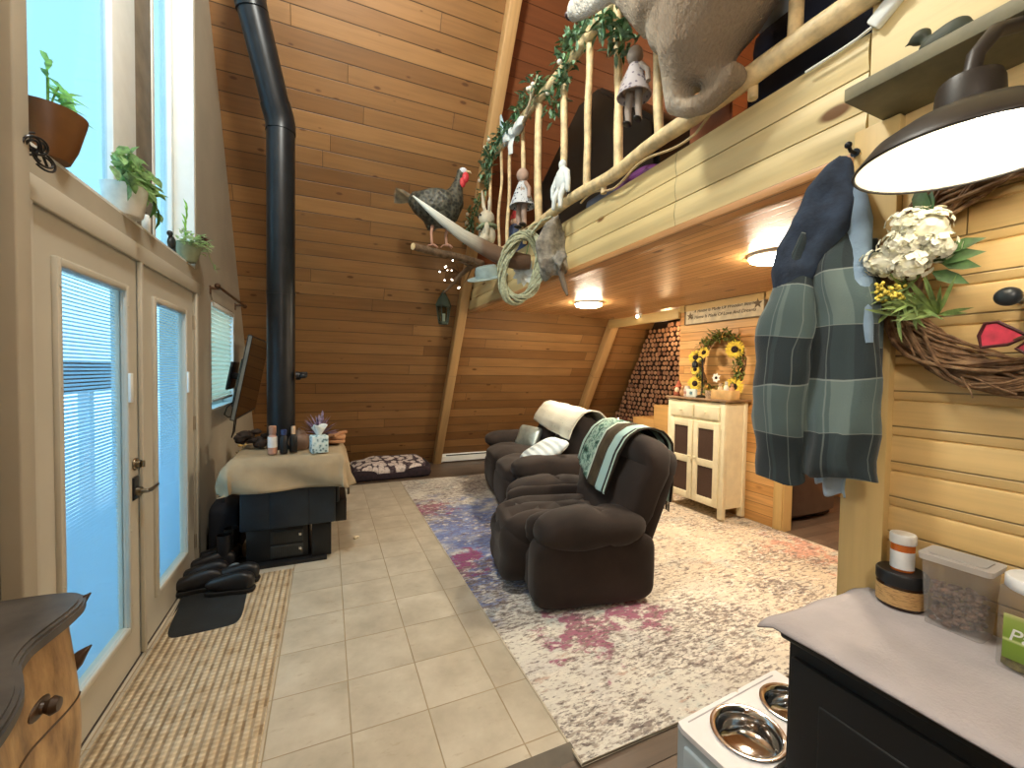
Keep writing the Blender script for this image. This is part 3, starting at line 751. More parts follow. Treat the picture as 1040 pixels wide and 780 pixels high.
for k in range(22):
    a = U(0, 2 * PI); r = U(.03, .12); b.ell((abs(r * math.cos(a)) - .03, r * math.sin(a), U(.64, .76)), (.016, .016, .012), nu=8, nv=6)
done('flowers', b, M('straw_flower', (206, 176, 106), .7, var=.2, scale=30), fp)
# dark tote and pale ball beside the stove
b = B().sq((0, 0, .21), (.11, .26, .21), .35, nu=24, nv=12, e2=.3).tube([(-.02, -.16, .40), (-.02, -.1, .52), (-.02, .1, .52), (-.02, .16, .40)], .01, 8)
tag(done('tote_bag', b, M('black_canvas', (22, 26, 36), .85, bump=.2, bscale=150), loc=(-.735, 4.06, .008)), 'black canvas tote bag standing left of the wood stove', 'bag')
tag(done('ball', B().ell((0, 0, .05), (.05, .05, .05), nu=20, nv=12), M('greyblue_ball', (110, 124, 132), .6), loc=(-.60, 3.45, .008)), 'grey-blue ball on the tiles left of the stove pedestal', 'ball')
tag(done('chew_toy', B().ell((0, 0, .014), (.018, .016, .014)).ell((.02, .006, .014), (.013, .013, .013)), M('ivory', (232, 216, 186), .5), loc=(.225, 3.85, .008)), 'tiny ivory chew toy on the tile floor right of the stove', 'toy')

# ------------------------------------------------------------------ shoes on their mat
tag(done('shoe_mat', B().sq((0, 0, .006), (.19, .52, .006), .25, nu=32, nv=6, e2=.3), M('black_mat', (28, 32, 34), .9, bump=.3, bscale=120), loc=(-.665, 3.26, .009), rot=(0, 0, R(4))), 'black shoe mat by the farther door', 'mat')
def shoe(loc, rz, label, tall=False):
    t = T('boot' if tall else 'shoe', label, 'footwear', loc, (0, 0, rz), 'dark shoes on the mat')
    done('sole', B().sq((0, 0, .014), (.05, .145, .014), .5, nu=24, nv=8, e2=.3, fn=lambda p: V((p.x * (1 - .18 * math.exp(-((p.y + .03) / .05) ** 2)), p.y, p.z))), M('rubber', (18, 18, 18), .7), t)
    def up(p):
        k = (p.y + .14) / .28
        z = p.z * (1.15 - .62 * max(0, min(1, (k - .25) * 1.5)))
        return V((p.x * (1 - .12 * math.exp(-((p.y + .03) / .06) ** 2)), p.y, z))
    done('upper', B().sq((0, 0, .065), (.046, .14, .062), .55, nu=28, nv=14, e2=.7, fn=up), M('shoe_leather', (30, 30, 33), .4, var=.2), t)
    if tall: done('shaft', B().lathe([(.04, .09), (.046, .16), (.05, .25), (.044, .25), (.04, .1)], (0, -.07, 0), 20), M('shoe_leather', (30, 30, 33), .4), t)
    b = B()
    for k in range(4): b.tube([(-.025, .02 + k * .022, .105 - k * .011), (0, .022 + k * .022, .114 - k * .011), (.025, .02 + k * .022, .105 - k * .011)], .0035, 6)
    done('laces', b, M('lace', (70, 72, 72), .8), t)
    return t
shoe((-.78, 3.30, .021), R(95), 'dark shoe on the mat nearest the door, toe to the wall')
shoe((-.77, 3.43, .021), R(92), 'second dark shoe from the door edge of the mat')
shoe((-.58, 3.20, .021), R(80), 'dark shoe near the room edge of the mat, nearest the camera')
shoe((-.57, 3.33, .021), R(84), 'dark shoe near the room edge of the mat, farther one')
shoe((-.76, 3.60, .021), R(96), 'tall black boot at the stove end of the mat, by the wall', True)
shoe((-.74, 3.735, .021), R(93), 'tall black boot at the stove end of the mat, second one', True)

# ------------------------------------------------------------------ television, curtain rod, shade
tv = T('television', 'black flat television tilted down on the gable wall', 'television', (-.665, 4.68, 1.41), (0, R(10.5), 0))
b = B().box((0, 0, 0), (.035, 1.10, .74), bev=.008).box((-.035, 0, -.06), (.05, .7, .44), bev=.015)
done('housing', b, m_black, tv)
t_ = NT('screen'); ms = t_.bsdf((16, 13, 12), .08)
done('screen', B().box((.0185, 0, .005), (.002, 1.075, .70)), ms, tv)
done('edge_strip', B().box((.004, -.5515, .0), (.024, .003, .72)), M('grey_edge', (120, 128, 128), .4), tv)
done('wall_mount', B().box((-.10, 0, -.02), (.10, .06, .06), bev=.006).box((-.155, 0, -.02), (.02, .3, .26), bev=.004), m_iron, tv)
cb = B(); cb.tube([(-.73, 4.16, 1.2), (-.77, 4.15, 1.16), (-.79, 4.16, 1.1), (-.77, 4.2, 1.07), (-.74, 4.22, 1.08)], .005, 6)
cb.tube([(-.74, 4.3, 1.06), (-.75, 4.29, .94), (-.77, 4.33, .88), (-.76, 4.4, .92), (-.75, 4.42, 1.03)], .005, 6)
tag(done('cable', cb, m_black), 'black cable looping below the television', 'cable')
cr = T('curtain_rod', 'dark curtain rod above the small window', 'curtain rod', (-.80, 4.6, 2.14))
done('rod', B().tube([(0, -.58, 0), (0, .58, 0)], .012, 10), m_brown, cr)
for s in (-1, 1):
    done('finial', B().ell((0, s * .6, 0), (.022, .03, .022)), m_brown, cr)
    done('bracket', B().box((-.04, s * .5, -.005), (.075, .02, .02), bev=.004).box((-.069, s * .5, -.02), (.008, .03, .07)), m_brown, cr)
ws = T('window_shade', 'pale cellular shade lowered over the small window', 'window shade', (-.895, 4.60, 1.22))
b = B()
prof = [(.0, 0)]
n = 40
zz = [.78 * k / n for k in range(n + 1)]
b.grid(lambda u, v: (.012 * (1 if int(round(u * n)) % 2 else -1), -.40 + .80 * v, .78 * u), n, 1)
done('fabric', b, translucent('shade_fabric', (248, 244, 230), .65), ws, smooth=False, solid=.002)
done('head_rail', B().box((0, 0, .80), (.05, .82, .04), bev=.006), m_white, ws)
done('bottom_rail', B().box((0, 0, -.01), (.035, .81, .022), bev=.006), m_white, ws)

# ------------------------------------------------------------------ cream cabinet and what stands on it
cx, cy_ = 3.79, 3.305
ca = T('cabinet', 'cream two-door cabinet with dark lattice panels against the pine wall', 'cabinet', (cx, cy_, .012))
hw, dp = .375, .165
b = B().box((0, 0, .66), (2 * dp, 2 * hw - .01, 1.08), bev=.006)
done('body', b, m_cream, ca, smooth=False)
for sx in (-1, 1):
    for sy in (-1, 1): done('leg', B().box((sx * (dp - .022), sy * (hw - .027), .62), (.05, .06, 1.2), bev=.004), m_cream, ca)
done('top_board', B().box((0, 0, 1.222), (2 * dp + .05, 2 * hw + .06, .024), bev=.006), M('cabinet_top', (140, 112, 82), .5, var=.12), ca)
def lattice():
    t = NT('lattice_panel'); x, y, z = t.sep(t.obj())
    a = t.math('SINE', t.math('MULTIPLY', t.math('ADD', y, z), 300.0)); c = t.math('SINE', t.math('MULTIPLY', t.math('SUBTRACT', y, z), 300.0))
    f = t.step(t.math('MULTIPLY', a, c), -.1, .3)
    return t.bsdf(t.mix(f, (92, 68, 56), (48, 34, 28)), .6, .2)
m_lat = lattice()
for s in (-1, 1):
    d = done('drawer', B().box((-dp - .008, s * .165, 1.09), (.022, .30, .135), bev=.006), m_cream, ca)
    done('knob', B().lathe([(0, 0), (.008, 0), (.007, .012), (.016, .02), (.012, .03), (0, .031)], (-dp - .018, s * .165, 1.09), 14, (0, -PI / 2, 0)), m_cream, d)
    b = B(); w2 = .158; yc = s * .165
    for q in (-1, 1): b.box((-dp - .008, yc + q * (w2 - .03), .56), (.022, .06, .86), bev=.003)
    for z in (.165, .56, .955): b.box((-dp - .008, yc, z), (.021, 2 * w2 - .1, .075), bev=.003)
    dr = done('door', b, m_cream, ca)
    for z in (.36, .76): done('lattice_panel', B().box((-dp - .004, yc, z), (.006, 2 * w2 - .11, .33)), m_lat, dr)
    done('knob', B().lathe([(0, 0), (.008, 0), (.007, .012), (.016, .02), (.012, .03), (0, .031)], (-dp - .018, yc - s * (w2 - .03), .60), 14, (0, -PI / 2, 0)), m_cream, dr)
zc = 1.246
# sunflower wreath leaning against the wall
wr = T('sunflower_wreath', 'sunflower wreath with green leaves leaning on the wall above the cabinet', 'wreath', (3.905, 3.24, zc + .012), (0, R(3), 0))
WR, WZ = .262, .355
b = B()
for k in range(26):
    ph = U(0, 6.28); rr_ = U(.0, .035)
    b.tube([(rr_ * math.cos(ph + 5 * a), (WR + rr_ * math.sin(ph + 5 * a)) * math.cos(a), WZ + (WR * 1.18 + rr_ * math.sin(ph + 5 * a)) * math.sin(a)) for a in [2 * PI * i / 36 for i in range(36)]], .005, 5, closed=True)
done('vine_ring', b, M('vine', (112, 82, 52), .8, var=.25), wr)
def ringpt(a, k=1.0): return V((-.03, k * WR * math.cos(a), WZ + k * WR * 1.18 * math.sin(a)))
b = B()
for k in range(560):
    a = U(0, 2 * PI); p = ringpt(a, U(.8, 1.2)) + V((U(-.05, .02), 0, 0))
    d = V((U(-.8, .1), U(-1, 1), U(-1, 1))) + (p - V((0, 0, WZ))).normalized() * .5
    b.leaf(p, d, U(.04, .075), U(.018, .03))
done('leaves', b, M('wreath_leaf', (104, 116, 56), .6, var=.4, scale=22), wr)
b = B()
for k in range(120):
    a = U(0, 2 * PI); p = ringpt(a, U(.85, 1.15)) + V((U(-.06, .0), 0, 0))
    d = V((U(-.9, -.1), U(-1, 1), U(-1, 1)))
    b.leaf(p, d, U(.03, .05), U(.015, .024))
done('autumn_leaves', b, M('autumn_leaf', (186, 140, 62), .6, var=.3, scale=22), wr)
m_pet = M('sunflower_petal', (236, 196, 62), .6, var=.15, scale=30); m_disc = M('sunflower_disc', (44, 28, 22), .9, var=.3, scale=60, bump=.5, bscale=300)
def sunflower(par, c, n, r):
    n = V(n).normalized(); a = n.cross(V((0, 0, 1))).normalized(); bb = n.cross(a)
    b = B()
    for lay in range(2):
        for k in range(15):
            t = 2 * PI * (k + .5 * lay) / 15 + U(-.08, .08); d = (a * math.cos(t) + bb * math.sin(t)) + n * (.25 - .2 * lay)
            b.leaf(V(c) + (a * math.cos(t) + bb * math.sin(t)) * r * .3, d, r * U(.65, .78), r * .27, up=n, droop=.15)
    q = n.to_track_quat('Z', 'Y').to_euler()
    f = done('sunflower', b, m_pet, par)
    done('seed_disc', B().lathe([(0, .018), (r * .22, .016), (r * .36, .006), (r * .38, -.004), (0, -.01)], c, 18, q), m_disc, f)
for y, z, r in ((-.225, .50, .098), (-.24, .11, .105), (.27, .43, .085), (.16, .48, .068), (.255, .13, .09), (.265, .29, .06)):
    sunflower(wr, (-.085, y, z), (-1, -.25 + U(-.1, .1), .1 + U(-.1, .1)), r)
b = B()
for k in range(7):
    t = 2 * PI * k / 7; b.leaf((-.10, -.04 + .0 * k, .20), (-.2, math.cos(t), math.sin(t)), .055, .04, up=(-1, 0, 0), droop=.1)
b.mi = 1; b.ell((-.105, -.04, .20), (.012, .016, .016))
done('white_flower', b, [M('white_petal', (226, 226, 218), .6), m_disc], wr)
# objects on the cabinet top, from left (far) to right (near)
gn = T('gnome_figurine', 'small rust-brown figurine at the left end of the cabinet top', 'figurine', (3.71, 3.62, zc))
done('body', B().lathe([(0, 0), (.05, 0), (.055, .03), (.04, .08), (.02, .1), (0, .1)], seg=16), M('rust_cloth', (128, 66, 44), .8, var=.3, scale=30), gn)
done('beard', B().ell((-.035, -.01, .07), (.02, .03, .035)), M('cream_beard', (216, 196, 164), .9), gn)
done('hat', B().lathe([(0, .19), (.012, .17), (.03, .13), (.05, .105), (.045, .095), (0, .095)], seg=16), M('rust_hat', (150, 78, 54), .8, var=.3, scale=30), gn)
b = B()
for k in range(3): b.tube([(U(-.03, .03), U(-.05, .03), .02), (U(-.05, .05), .05 + U(-.02, .04), .05 + .03 * k)], .012, 8)
tag(done('figurine', b.ell((-.01, -.02, .045), (.03, .035, .045)).ell((-.012, -.03, .10), (.024, .024, .024)), M('tan_wood', (188, 142, 96), .6, var=.25), loc=(3.69, 3.55, zc)), 'little tan animal figurine beside the rust-brown one on the cabinet', 'figurine')
ja = T('mason_jar', 'small jar with pink and white bands on the cabinet top', 'jar', (3.70, 3.485, zc))
done('body', B().lathe([(0, 0), (.032, 0), (.036, .01), (.036, .09), (.028, .105), (.026, .12), (0, .12)], seg=18), M('jar_cream', (206, 190, 176), .3), ja)
done('band', B().lathe([(.037, .03), (.037, .06)], seg=18), M('dusty_pink', (176, 132, 120), .6), ja)
bl_ = T('sign_block', 'small pale block with a blue flower motif on the cabinet', 'block', (3.68, 3.40, zc), (0, 0, R(5)))
done('block', B().box((0, 0, .045), (.03, .12, .09), bev=.004), M('pale_block', (210, 220, 214), .6), bl_)
b = B()
for k in range(5):
    t = 2 * PI * k / 5; b.leaf((-.0155, 0, .045), (0, math.cos(t), math.sin(t)), .026, .018, up=(-1, 0, 0), droop=0)
done('motif', b, M('blue_motif', (104, 142, 158), .6), bl_)
ln = T('candle_lantern', 'black metal hook stand in front of the sunflower wreath', 'stand', (3.765, 3.36, zc))
done('base', B().lathe([(0, 0), (.09, 0), (.09, .012), (.02, .025), (0, .025)], seg=24), m_iron, ln)
done('hook', B().tube([(0, -.02, .02), (0, -.02, .38), (0, -.015, .42), (0, .01, .445), (0, .05, .44), (0, .08, .41)], .007, 8), m_iron, ln)
done('lamp_housing', B().lathe([(0, 0), (.03, .0), (.034, .05), (.012, .08), (0, .085)], (0, .085, .325), 12), m_iron, ln)
sc_ = T('basket', 'small woven grey basket in front of the lower right sunflower', 'basket', (3.69, 3.17, zc))
done('weave', B().lathe([(0, 0), (.042, 0), (.05, .08), (.046, .085), (.04, .02), (0, .015)], seg=20), M('basket_grey', (156, 134, 108), .9, var=.3, scale=60, bump=.5, bscale=160), sc_)
b = B()
for k in range(40):
    a = U(0, 6.28); d = V((math.cos(a), math.sin(a), U(.3, 1.4))); b.leaf((0, 0, .06), d, U(.05, .09), .022)
done('foliage', b, M('yellow_green', (176, 160, 66), .6, var=.3, scale=30), sc_)
cr_ = T('wooden_crate', 'pale wooden crate holding bottles at the right end of the cabinet', 'crate', (3.72, 3.01, zc))
b = B().box((0, 0, .006), (.12, .24, .012))
for s in (-1, 1):
    b.box((s * .057, 0, .05), (.01, .24, .09), bev=.002).box((0, s * .115, .05), (.105, .01, .09), bev=.002)
done('box', b, M('crate_wood', (206, 168, 112), .6, var=.12), cr_)
for i, (y, h, col, lab) in enumerate(((.06, .15, (222, 190, 150), 'peach bottle at the left end of the small crate'), (-.01, .17, (228, 222, 204), 'white rounded bottle in the middle of the small crate'), (-.075, .15, (196, 140, 96), 'brown bottle at the right end of the small crate'))):
    bottle((3.72, 3.01 + y, zc + .013), .026, h, M('crate_bottle_%d' % i, col, .4), M('crate_cap_%d' % i, tuple(x * .8 for x in col), .4), lab)

# ------------------------------------------------------------------ painted sign on the wall
sg = T('wall_sign', 'long cream wooden sign with a verse and two stars on the pine wall', 'sign', (3.985, 3.30, 2.21))
done('board', B().box((0, 0, 0), (.025, .99, .225), bev=.004), M('sign_paint', (218, 206, 176), .7, var=.08, scale=14), sg)
b = B().box((0, -.505, 0), (.03, .022, .24), bev=.003).box((0, .505, 0), (.03, .022, .24), bev=.003).box((0, 0, .117), (.03, 1.0, .01)).box((0, 0, -.117), (.03, 1.0, .01))
done('frame', b, M('sign_edge', (120, 104, 78), .7, var=.2), sg)
def text(body, size, loc, par, mat, name='lettering', shear=0, rot=(R(90), 0, R(-90)), ext=.001):
    cu = bpy.data.curves.new(name, 'FONT'); cu.body = body; cu.size = size; cu.align_x = 'CENTER'; cu.align_y = 'CENTER'; cu.extrude = ext; cu.shear = shear
    tmp = bpy.data.objects.new(name, cu); C.objects.link(tmp)
    dg = bpy.context.evaluated_depsgraph_get(); me = bpy.data.meshes.new_from_object(tmp.evaluated_get(dg))
    C.objects.unlink(tmp); bpy.data.objects.remove(tmp)
    me.name = name; me.materials.clear(); me.materials.append(mat)
    o = bpy.data.objects.new(name, me); C.objects.link(o); o.location = loc; o.rotation_euler = rot
    if par: o.parent = par
    return o
m_ink = M('ink', (70, 58, 44), .8)
text('A House Is Made Of Wooden Beams', .052, (-.0135, -.02, .028), sg, m_ink, shear=.25)
text('A Home Is Made Of Love And Dreams', .052, (-.0135, -.0, -.042), sg, m_ink, shear=.25)
for y, z, r in ((.425, -.02, .05), (-.43, .015, .055)):
    b = B(); b.prism([(y + (r if k % 2 == 0 else r * .4) * math.sin(k * PI / 5), z + (r if k % 2 == 0 else r * .4) * math.cos(k * PI / 5)) for k in range(10)], 0, -.0155, -.012)
    done('star', b, M('star_brown', (112, 96, 72), .7), sg, smooth=False)

# ------------------------------------------------------------------ ceiling lights and sensor
def dome(loc, label):
    t = T('ceiling_light', label, 'ceiling light', loc)
    done('base', B().lathe([(0, 0), (.165, 0), (.165, -.02), (.15, -.03), (0, -.03)], seg=32), m_white, t)
    done('diffuser', B().lathe([(.148, -.03), (.148, -.042), (.12, -.052), (.06, -.058), (0, -.059)], seg=32), emit('lamp_glow', (255, 236, 206), 125), t)
dome((2.80, 1.91, 2.33), 'round lit ceiling light nearer the coat, under the loft')
dome((2.83, 4.18, 2.33), 'round lit ceiling light over the sofa, under the loft')
t = T('puck_lamp', 'tiny white lamp on the header beam over the stairs', 'lamp', (3.95, 4.60, 2.30))
done('base', B().cyl((0, 0, -.03), .04, .06, 16, bev=.006), m_white, t); done('bulb', B().ell((-.03, 0, -.015), (.025, .03, .025)), emit('puck_glow', (255, 236, 206), 5), t)

# ------------------------------------------------------------------ stairs and firewood
sr = T('staircase', 'pale wooden stairs behind the cream cabinet', 'stairs', (4.5, 5.2, 0))
m_step = planks('step_wood', [(206, 158, 92), (220, 176, 110)], 10, 30, grain=.25)
for k in range(5):
    y1 = 1.05 - .43 * k; z1 = .22 + .21 * k
    done('step', B().box((0, y1 - .215, z1 / 2), (.62, .43, z1), bev=.004), m_step, sr, grain=0)
m_end = NT('log_end'); _x, _y, _z = m_end.sep(m_end.obj())
_r = m_end.math('SQRT', m_end.math('ADD', m_end.math('MULTIPLY', _y, _y), m_end.math('MULTIPLY', _z, _z)))
_ring = m_end.math('SINE', m_end.math('ADD', m_end.math('MULTIPLY', _r, 900.0), m_end.math('MULTIPLY', m_end.noise(m_end.obj(), 30.0), 6.0)))
_i = m_end.n('ObjectInfo').outputs['Random']
m_end = m_end.bsdf(m_end.mix(m_end.step(_ring, -.2, .9, 0, .3), m_end.ramp(_i, [(0, (146, 108, 84)), (.5, (178, 142, 112)), (1, (128, 92, 74))]), (110, 80, 62)), .8)
m_barkd = M('dark_bark', (62, 44, 34), .9, var=.4, scale=30, bump=.6, bscale=60)
logs = []
for kk in range(3):
    b = B(); n = 18; e = [1 + .12 * noise.noise(V((math.cos(2 * PI * i / n) * 1.3, math.sin(2 * PI * i / n) * 1.3, kk * 7))) for i in range(n)]
    pts = [(e[i] * math.cos(2 * PI * i / n), e[i] * math.sin(2 * PI * i / n)) for i in range(n)]
    b.prism([(x * .04, y * .04) for x, y in pts], 0, 0, .16)
    for f in b.bm.faces: f.material_index = 0
    b.mi = 1
    b.prism([(x * .0365, y * .0365) for x, y in pts], 0, -.004, .01)
    me_ob = done('firewood_log', b, [m_barkd, m_end], smooth=False)
    logs.append(me_ob)
spots = []; pitch = .083; row = 0; z = .56
while z < 2.30:
    y = 3.98 + (pitch / 2 if row % 2 else 0)
    while y < 6.6:
        yy, zz_ = y + U(-.004, .004), z + U(-.004, .004)
        if yy + .575 * zz_ < 6.52 and zz_ > .20 + .21 * ((6.25 - yy) / .43) * .9 and yy > 4.52: spots.append((yy, zz_))
        y += pitch
    z += pitch * .88; row += 1
spots = spots[:300]
for i, (y, z) in enumerate(spots):
    src = logs[i % 3]
    o = src if i < 3 else src.copy()
    if i >= 3: C.objects.link(o)
    s = U(.76, .98); o.location = (4.735 + U(-.02, .02), y, z); o.scale = (1, s, s); o.rotation_euler = (U(0, 6.28), 0, 0)
    tag(o, 'round firewood log in the pile under the stair roof', 'log', 'stacked firewood by the stairs')
b = B(); pts = []
for k in range(40): pts.append((4.085 + .05 * math.sin(k * 1.7), 5.0 + 1.0 * k / 39, .78 - .14 * k / 39 + .035 * math.sin(k * 2.3)))
fl_ = T('string_lights', 'strand of tiny warm lights on twigs behind the sofa', 'string lights', (0, 0, 0))
b.tube(pts, .006, 6)
for k in range(60):
    p = V(random.choice(pts)); b.tube([p, p + V((U(-.05, .05), U(-.06, .06), U(.0, .09)))], .003, 4)
done('twigs', b, M('red_twig', (96, 44, 36), .8), fl_)
for k in range(5):
    p = V(pts[3 + 7 * k]) + V((-.03, 0, .02)); done('bulb', B().ell(p, (.012, .012, .012)), emit('tiny_glow', (255, 210, 170), 8), fl_)
tag(done('ledge_shelf', B().box((4.085, 5.45, .62), (.19, 1.2, .04), bev=.004).box((4.085, 5.0, .31), (.16, .04, .60)).box((4.085, 5.9, .31), (.16, .04, .60)), M('ledge_brown', (120, 84, 52), .6, var=.15)), 'low brown shelf behind the sofa carrying the tiny lights', 'shelf')

# ------------------------------------------------------------------ refrigerator
fg = T('refrigerator', 'dark stainless refrigerator seen through the kitchen doorway', 'refrigerator', (4.66, 2.99, 0))
done('cabinet', B().box((0, .04, .91), (.76, .62, 1.80), bev=.01), M('fridge_side', (40, 40, 42), .4), fg)
m_fs = M('fridge_steel', (112, 100, 92), .32, metal=.7, var=.04)
def door_poly(x0, x1):
    n = 16; pts = [(x1, -.27), (x0, -.27)]
    return pts + [(x0 + (x1 - x0) * k / n, -.29 - .055 * math.sin(PI * (k / n * .8 + .1))) for k in range(n + 1)]
done('door', B().prism(door_poly(-.375, .375), 2, .07, 1.12), m_fs, fg, ang=30)
done('freezer_door', B().prism(door_poly(-.375, .375), 2, 1.135, 1.80), m_fs, fg, ang=30)
for z0, z1 in ((.55, 1.05), (1.2, 1.6)): done('handle', B().tube([(.30, -.33, z0), (.30, -.39, z0 + .03), (.30, -.39, z1 - .03), (.30, -.33, z1)], .012, 10), m_chrome, fg)
done('toe_grille', B().box((0, -.24, .035), (.7, .03, .05)), m_black, fg)

# ------------------------------------------------------------------ coat on the post
def plaid_mat():
    t = NT('plaid_flannel'); u, v, _ = t.sep(t.uv())
    fu = t.math('FRACT', t.math('DIVIDE', u, .34)); fv = t.math('FRACT', t.math('ADD', t.math('DIVIDE', v, .22), .2))
    a = t.step(fu, .49, .51); c_ = t.step(fv, .49, .51)
    s = t.math('ADD', t.math('MULTIPLY', a, .7), t.math('MULTIPLY', c_, .3))
    c = t.ramp(s, [(0.0, (36, 48, 53)), (.3, (47, 61, 65)), (.7, (80, 98, 99)), (1.0, (104, 121, 119))])
    def line(f, at, w): return t.step(t.math('ABSOLUTE', t.math('SUBTRACT', f, at)), w, w * .4)
    l = t.math('MAXIMUM', line(fu, .0, .010), t.math('MAXIMUM', line(fu, .5, .010), t.math('MULTIPLY', line(fv, .25, .012), .5)))
    c = t.mix(t.math('MULTIPLY', l, .38), c, (190, 200, 192))
    w = t.noise(t.obj(), 220.0, 1)
    return t.bsdf(c, .95, 0, t.bump(w, .003, .3), Sheen_Weight=.2)
m_plaid = plaid_mat(); m_navy = M('navy_fleece', (44, 56, 74), .95, var=.2, scale=18, bump=.3, bscale=80)
m_lining = M('blue_lining', (128, 152, 176), .95, var=.08, bump=.3, bscale=100)
ct = T('flannel_coat', 'hooded green-grey plaid coat hanging on the pine post', 'coat', (1.5, .84, 1.15))
def rel(p): return (p[0] - 1.5, p[1] - .84, p[2] - 1.15)
b = B(); pts = []; rad = []
for k in range(25):
    t = k / 24; z = 2.0 - .825 * t
    pts.append(rel((1.525 - .02 * t, .825 - .038 * t, z))); w = .02 + .082 * min(1, t * 3.0) ** .7
    rad.append(((.055 + .012 * math.sin(t * 9)) * min(1, .3 + t * 5), w))
b.tube(pts, rad, 28, up=(0, 1, 0))
for v in b.bm.verts:
    a = math.atan2(v.co.y, v.co.x); k = 1 - (v.co.z / .84); v.co.x += .012 * math.sin(v.co.y * 85 + 2 * v.co.z) * k
b.jitter(.016, 8)
done('front_panel', b, m_plaid, ct, ang=80)
b = B(); pts = []; rad = []
for k in range(25):
    t = k / 24
    pts.append(rel((1.50 - .03 * math.sin(PI * t) - .02 * t, .895 + .070 * min(1, t * 2.2) ** .8 - .012 * max(0, t - .6), 1.97 - .835 * t)))
    w = .02 + .075 * min(1, t * 3) ** .8 - .012 * max(0, t - .7) / .3; rad.append((.052, w))
b.tube(pts, rad, 26, up=(0, 1, 0)); b.jitter(.018, 9)
done('sleeve', b, m_plaid, ct, ang=80)
b = B().tube([rel((1.565, .78, 1.93)), rel((1.57, .77, 1.7)), rel((1.565, .765, 1.4)), rel((1.565, .77, 1.22))], [(.03, .04), (.036, .05), (.036, .05), (.03, .045)], 18, up=(0, 1, 0))
done('far_sleeve', b, m_plaid, ct, ang=80)
b = B(); pts = [rel(p) for p in ((1.585, .86, 2.235), (1.57, .87, 2.20), (1.54, .885, 2.12), (1.515, .905, 2.02), (1.495, .93, 1.93), (1.485, .945, 1.86), (1.485, .95, 1.80))]
b.tube(pts, [(.012, .015), (.03, .028), (.05, .055), (.055, .05), (.068, .068), (.07, .066), (.055, .055)], 26, up=(0, 1, 0))
b.tube([rel(p) for p in ((1.585, .845, 2.22), (1.56, .835, 2.14), (1.53, .84, 2.06), (1.505, .85, 1.98), (1.485, .875, 1.91), (1.475, .90, 1.85))], [(.012, .015), (.03, .032), (.045, .05), (.05, .06), (.045, .05), (.035, .035)], 22, up=(0, 1, 0))
b.ell(rel((1.50, .89, 1.99)), (.06, .075, .09)); b.ell(rel((1.485, .915, 1.88)), (.05, .075, .07))
for v in b.bm.verts:
    v.co += noise.noise_vector(v.co * 8) * .012; v.co += V((1, .4, 0)) * .010 * math.sin(26 * v.co.y + 16 * v.co.z)
done('hood', b, m_navy, ct, remesh=.010)
b = B(); pts = [rel(p) for p in ((1.585, .815, 2.15), (1.565, .805, 2.08), (1.54, .79, 1.99), (1.52, .772, 1.89), (1.505, .752, 1.79), (1.50, .735, 1.70), (1.505, .725, 1.60))]
b.tube(pts, [(.012, .012), (.03, .034), (.034, .044), (.03, .036), (.028, .030), (.024, .022), (.014, .012)], 16, up=(0, 1, 0)); b.jitter(.008, 14)
done('lining', b, m_lining, ct, ang=80)
hk = T('wall_hook', 'small dark hook high on the pine post holding the coat', 'hook', (1.62, .838, 2.25))
done('plate', B().cyl((0, 0, 0), .014, .006, 14, (0, -PI / 2, 0)), m_iron, hk)
done('peg', B().tube([(-.004, 0, 0), (-.03, 0, .0), (-.042, 0, .012)], .006, 8).ell((-.044, 0, .016), (.011, .011, .011)), m_iron, hk)
def clf(u, v):
    return (1.555 + .02 * math.sin(v * 9) + .01 * math.sin(u * 6), .885 - .085 * v, 1.28 - .155 * u - .03 * v + .012 * math.sin(v * 9))
b = B(); b.grid(clf, 16, 24)
tag(done('towel', b, M('pale_blue_towel', (180, 204, 226), .95, var=.06, bump=.3, bscale=120), solid=.006), 'pale blue towel showing below the hem of the plaid coat', 'towel')

# ------------------------------------------------------------------ vine wreath on the near wall
vw = T('vine_wreath', 'grapevine wreath with white hydrangea hanging on the near wall', 'wreath', (1.60, .45, 1.735))
def torus_strand(k):
    ph = U(0, 6.28); tw = random.choice((3, 4, 5, -4)); ro = U(.012, .056); a0 = U(0, 6.28); ln_ = U(2.5, 5.5); n = 30; P = []
    for i in range(n):
        a = a0 + ln_ * i / (n - 1); q = ph + tw * a * .6; r = .283 + ro * math.cos(q) + .004 * math.sin(9 * a + ph)
        P.append((.035 * math.sin(q) * (ro / .056), r * math.cos(a) - .03, r * math.sin(a) + .055))
    return P
b = B()
for k in range(130): b.tube(torus_strand(k), U(.003, .006), 6)
for k in range(24):
    a = U(0, 6.28); r = U(.28, .335); p = V((U(-.04, .0), r * math.cos(a) - .03, r * math.sin(a) + .055)); d = V((U(-.3, .1), U(-1, 1), U(-1, 1))).normalized()
    b.tube([p, p + d * .04, p + d * .075 + V((0, .01, .01))], [.003, .0025, .0015], 5)
tw_ = NT('vine_twigs'); tw_ = tw_.bsdf(tw_.ramp(tw_.noise(tw_.obj(), 28.0, 4), [(.3, (84, 58, 38)), (.5, (128, 96, 66)), (.72, (172, 140, 104))]), .75, 0, None)
done('vine_ring', b, tw_, vw)
m_hyd = M('hydrangea', (242, 240, 220), .7, var=.04, scale=40)
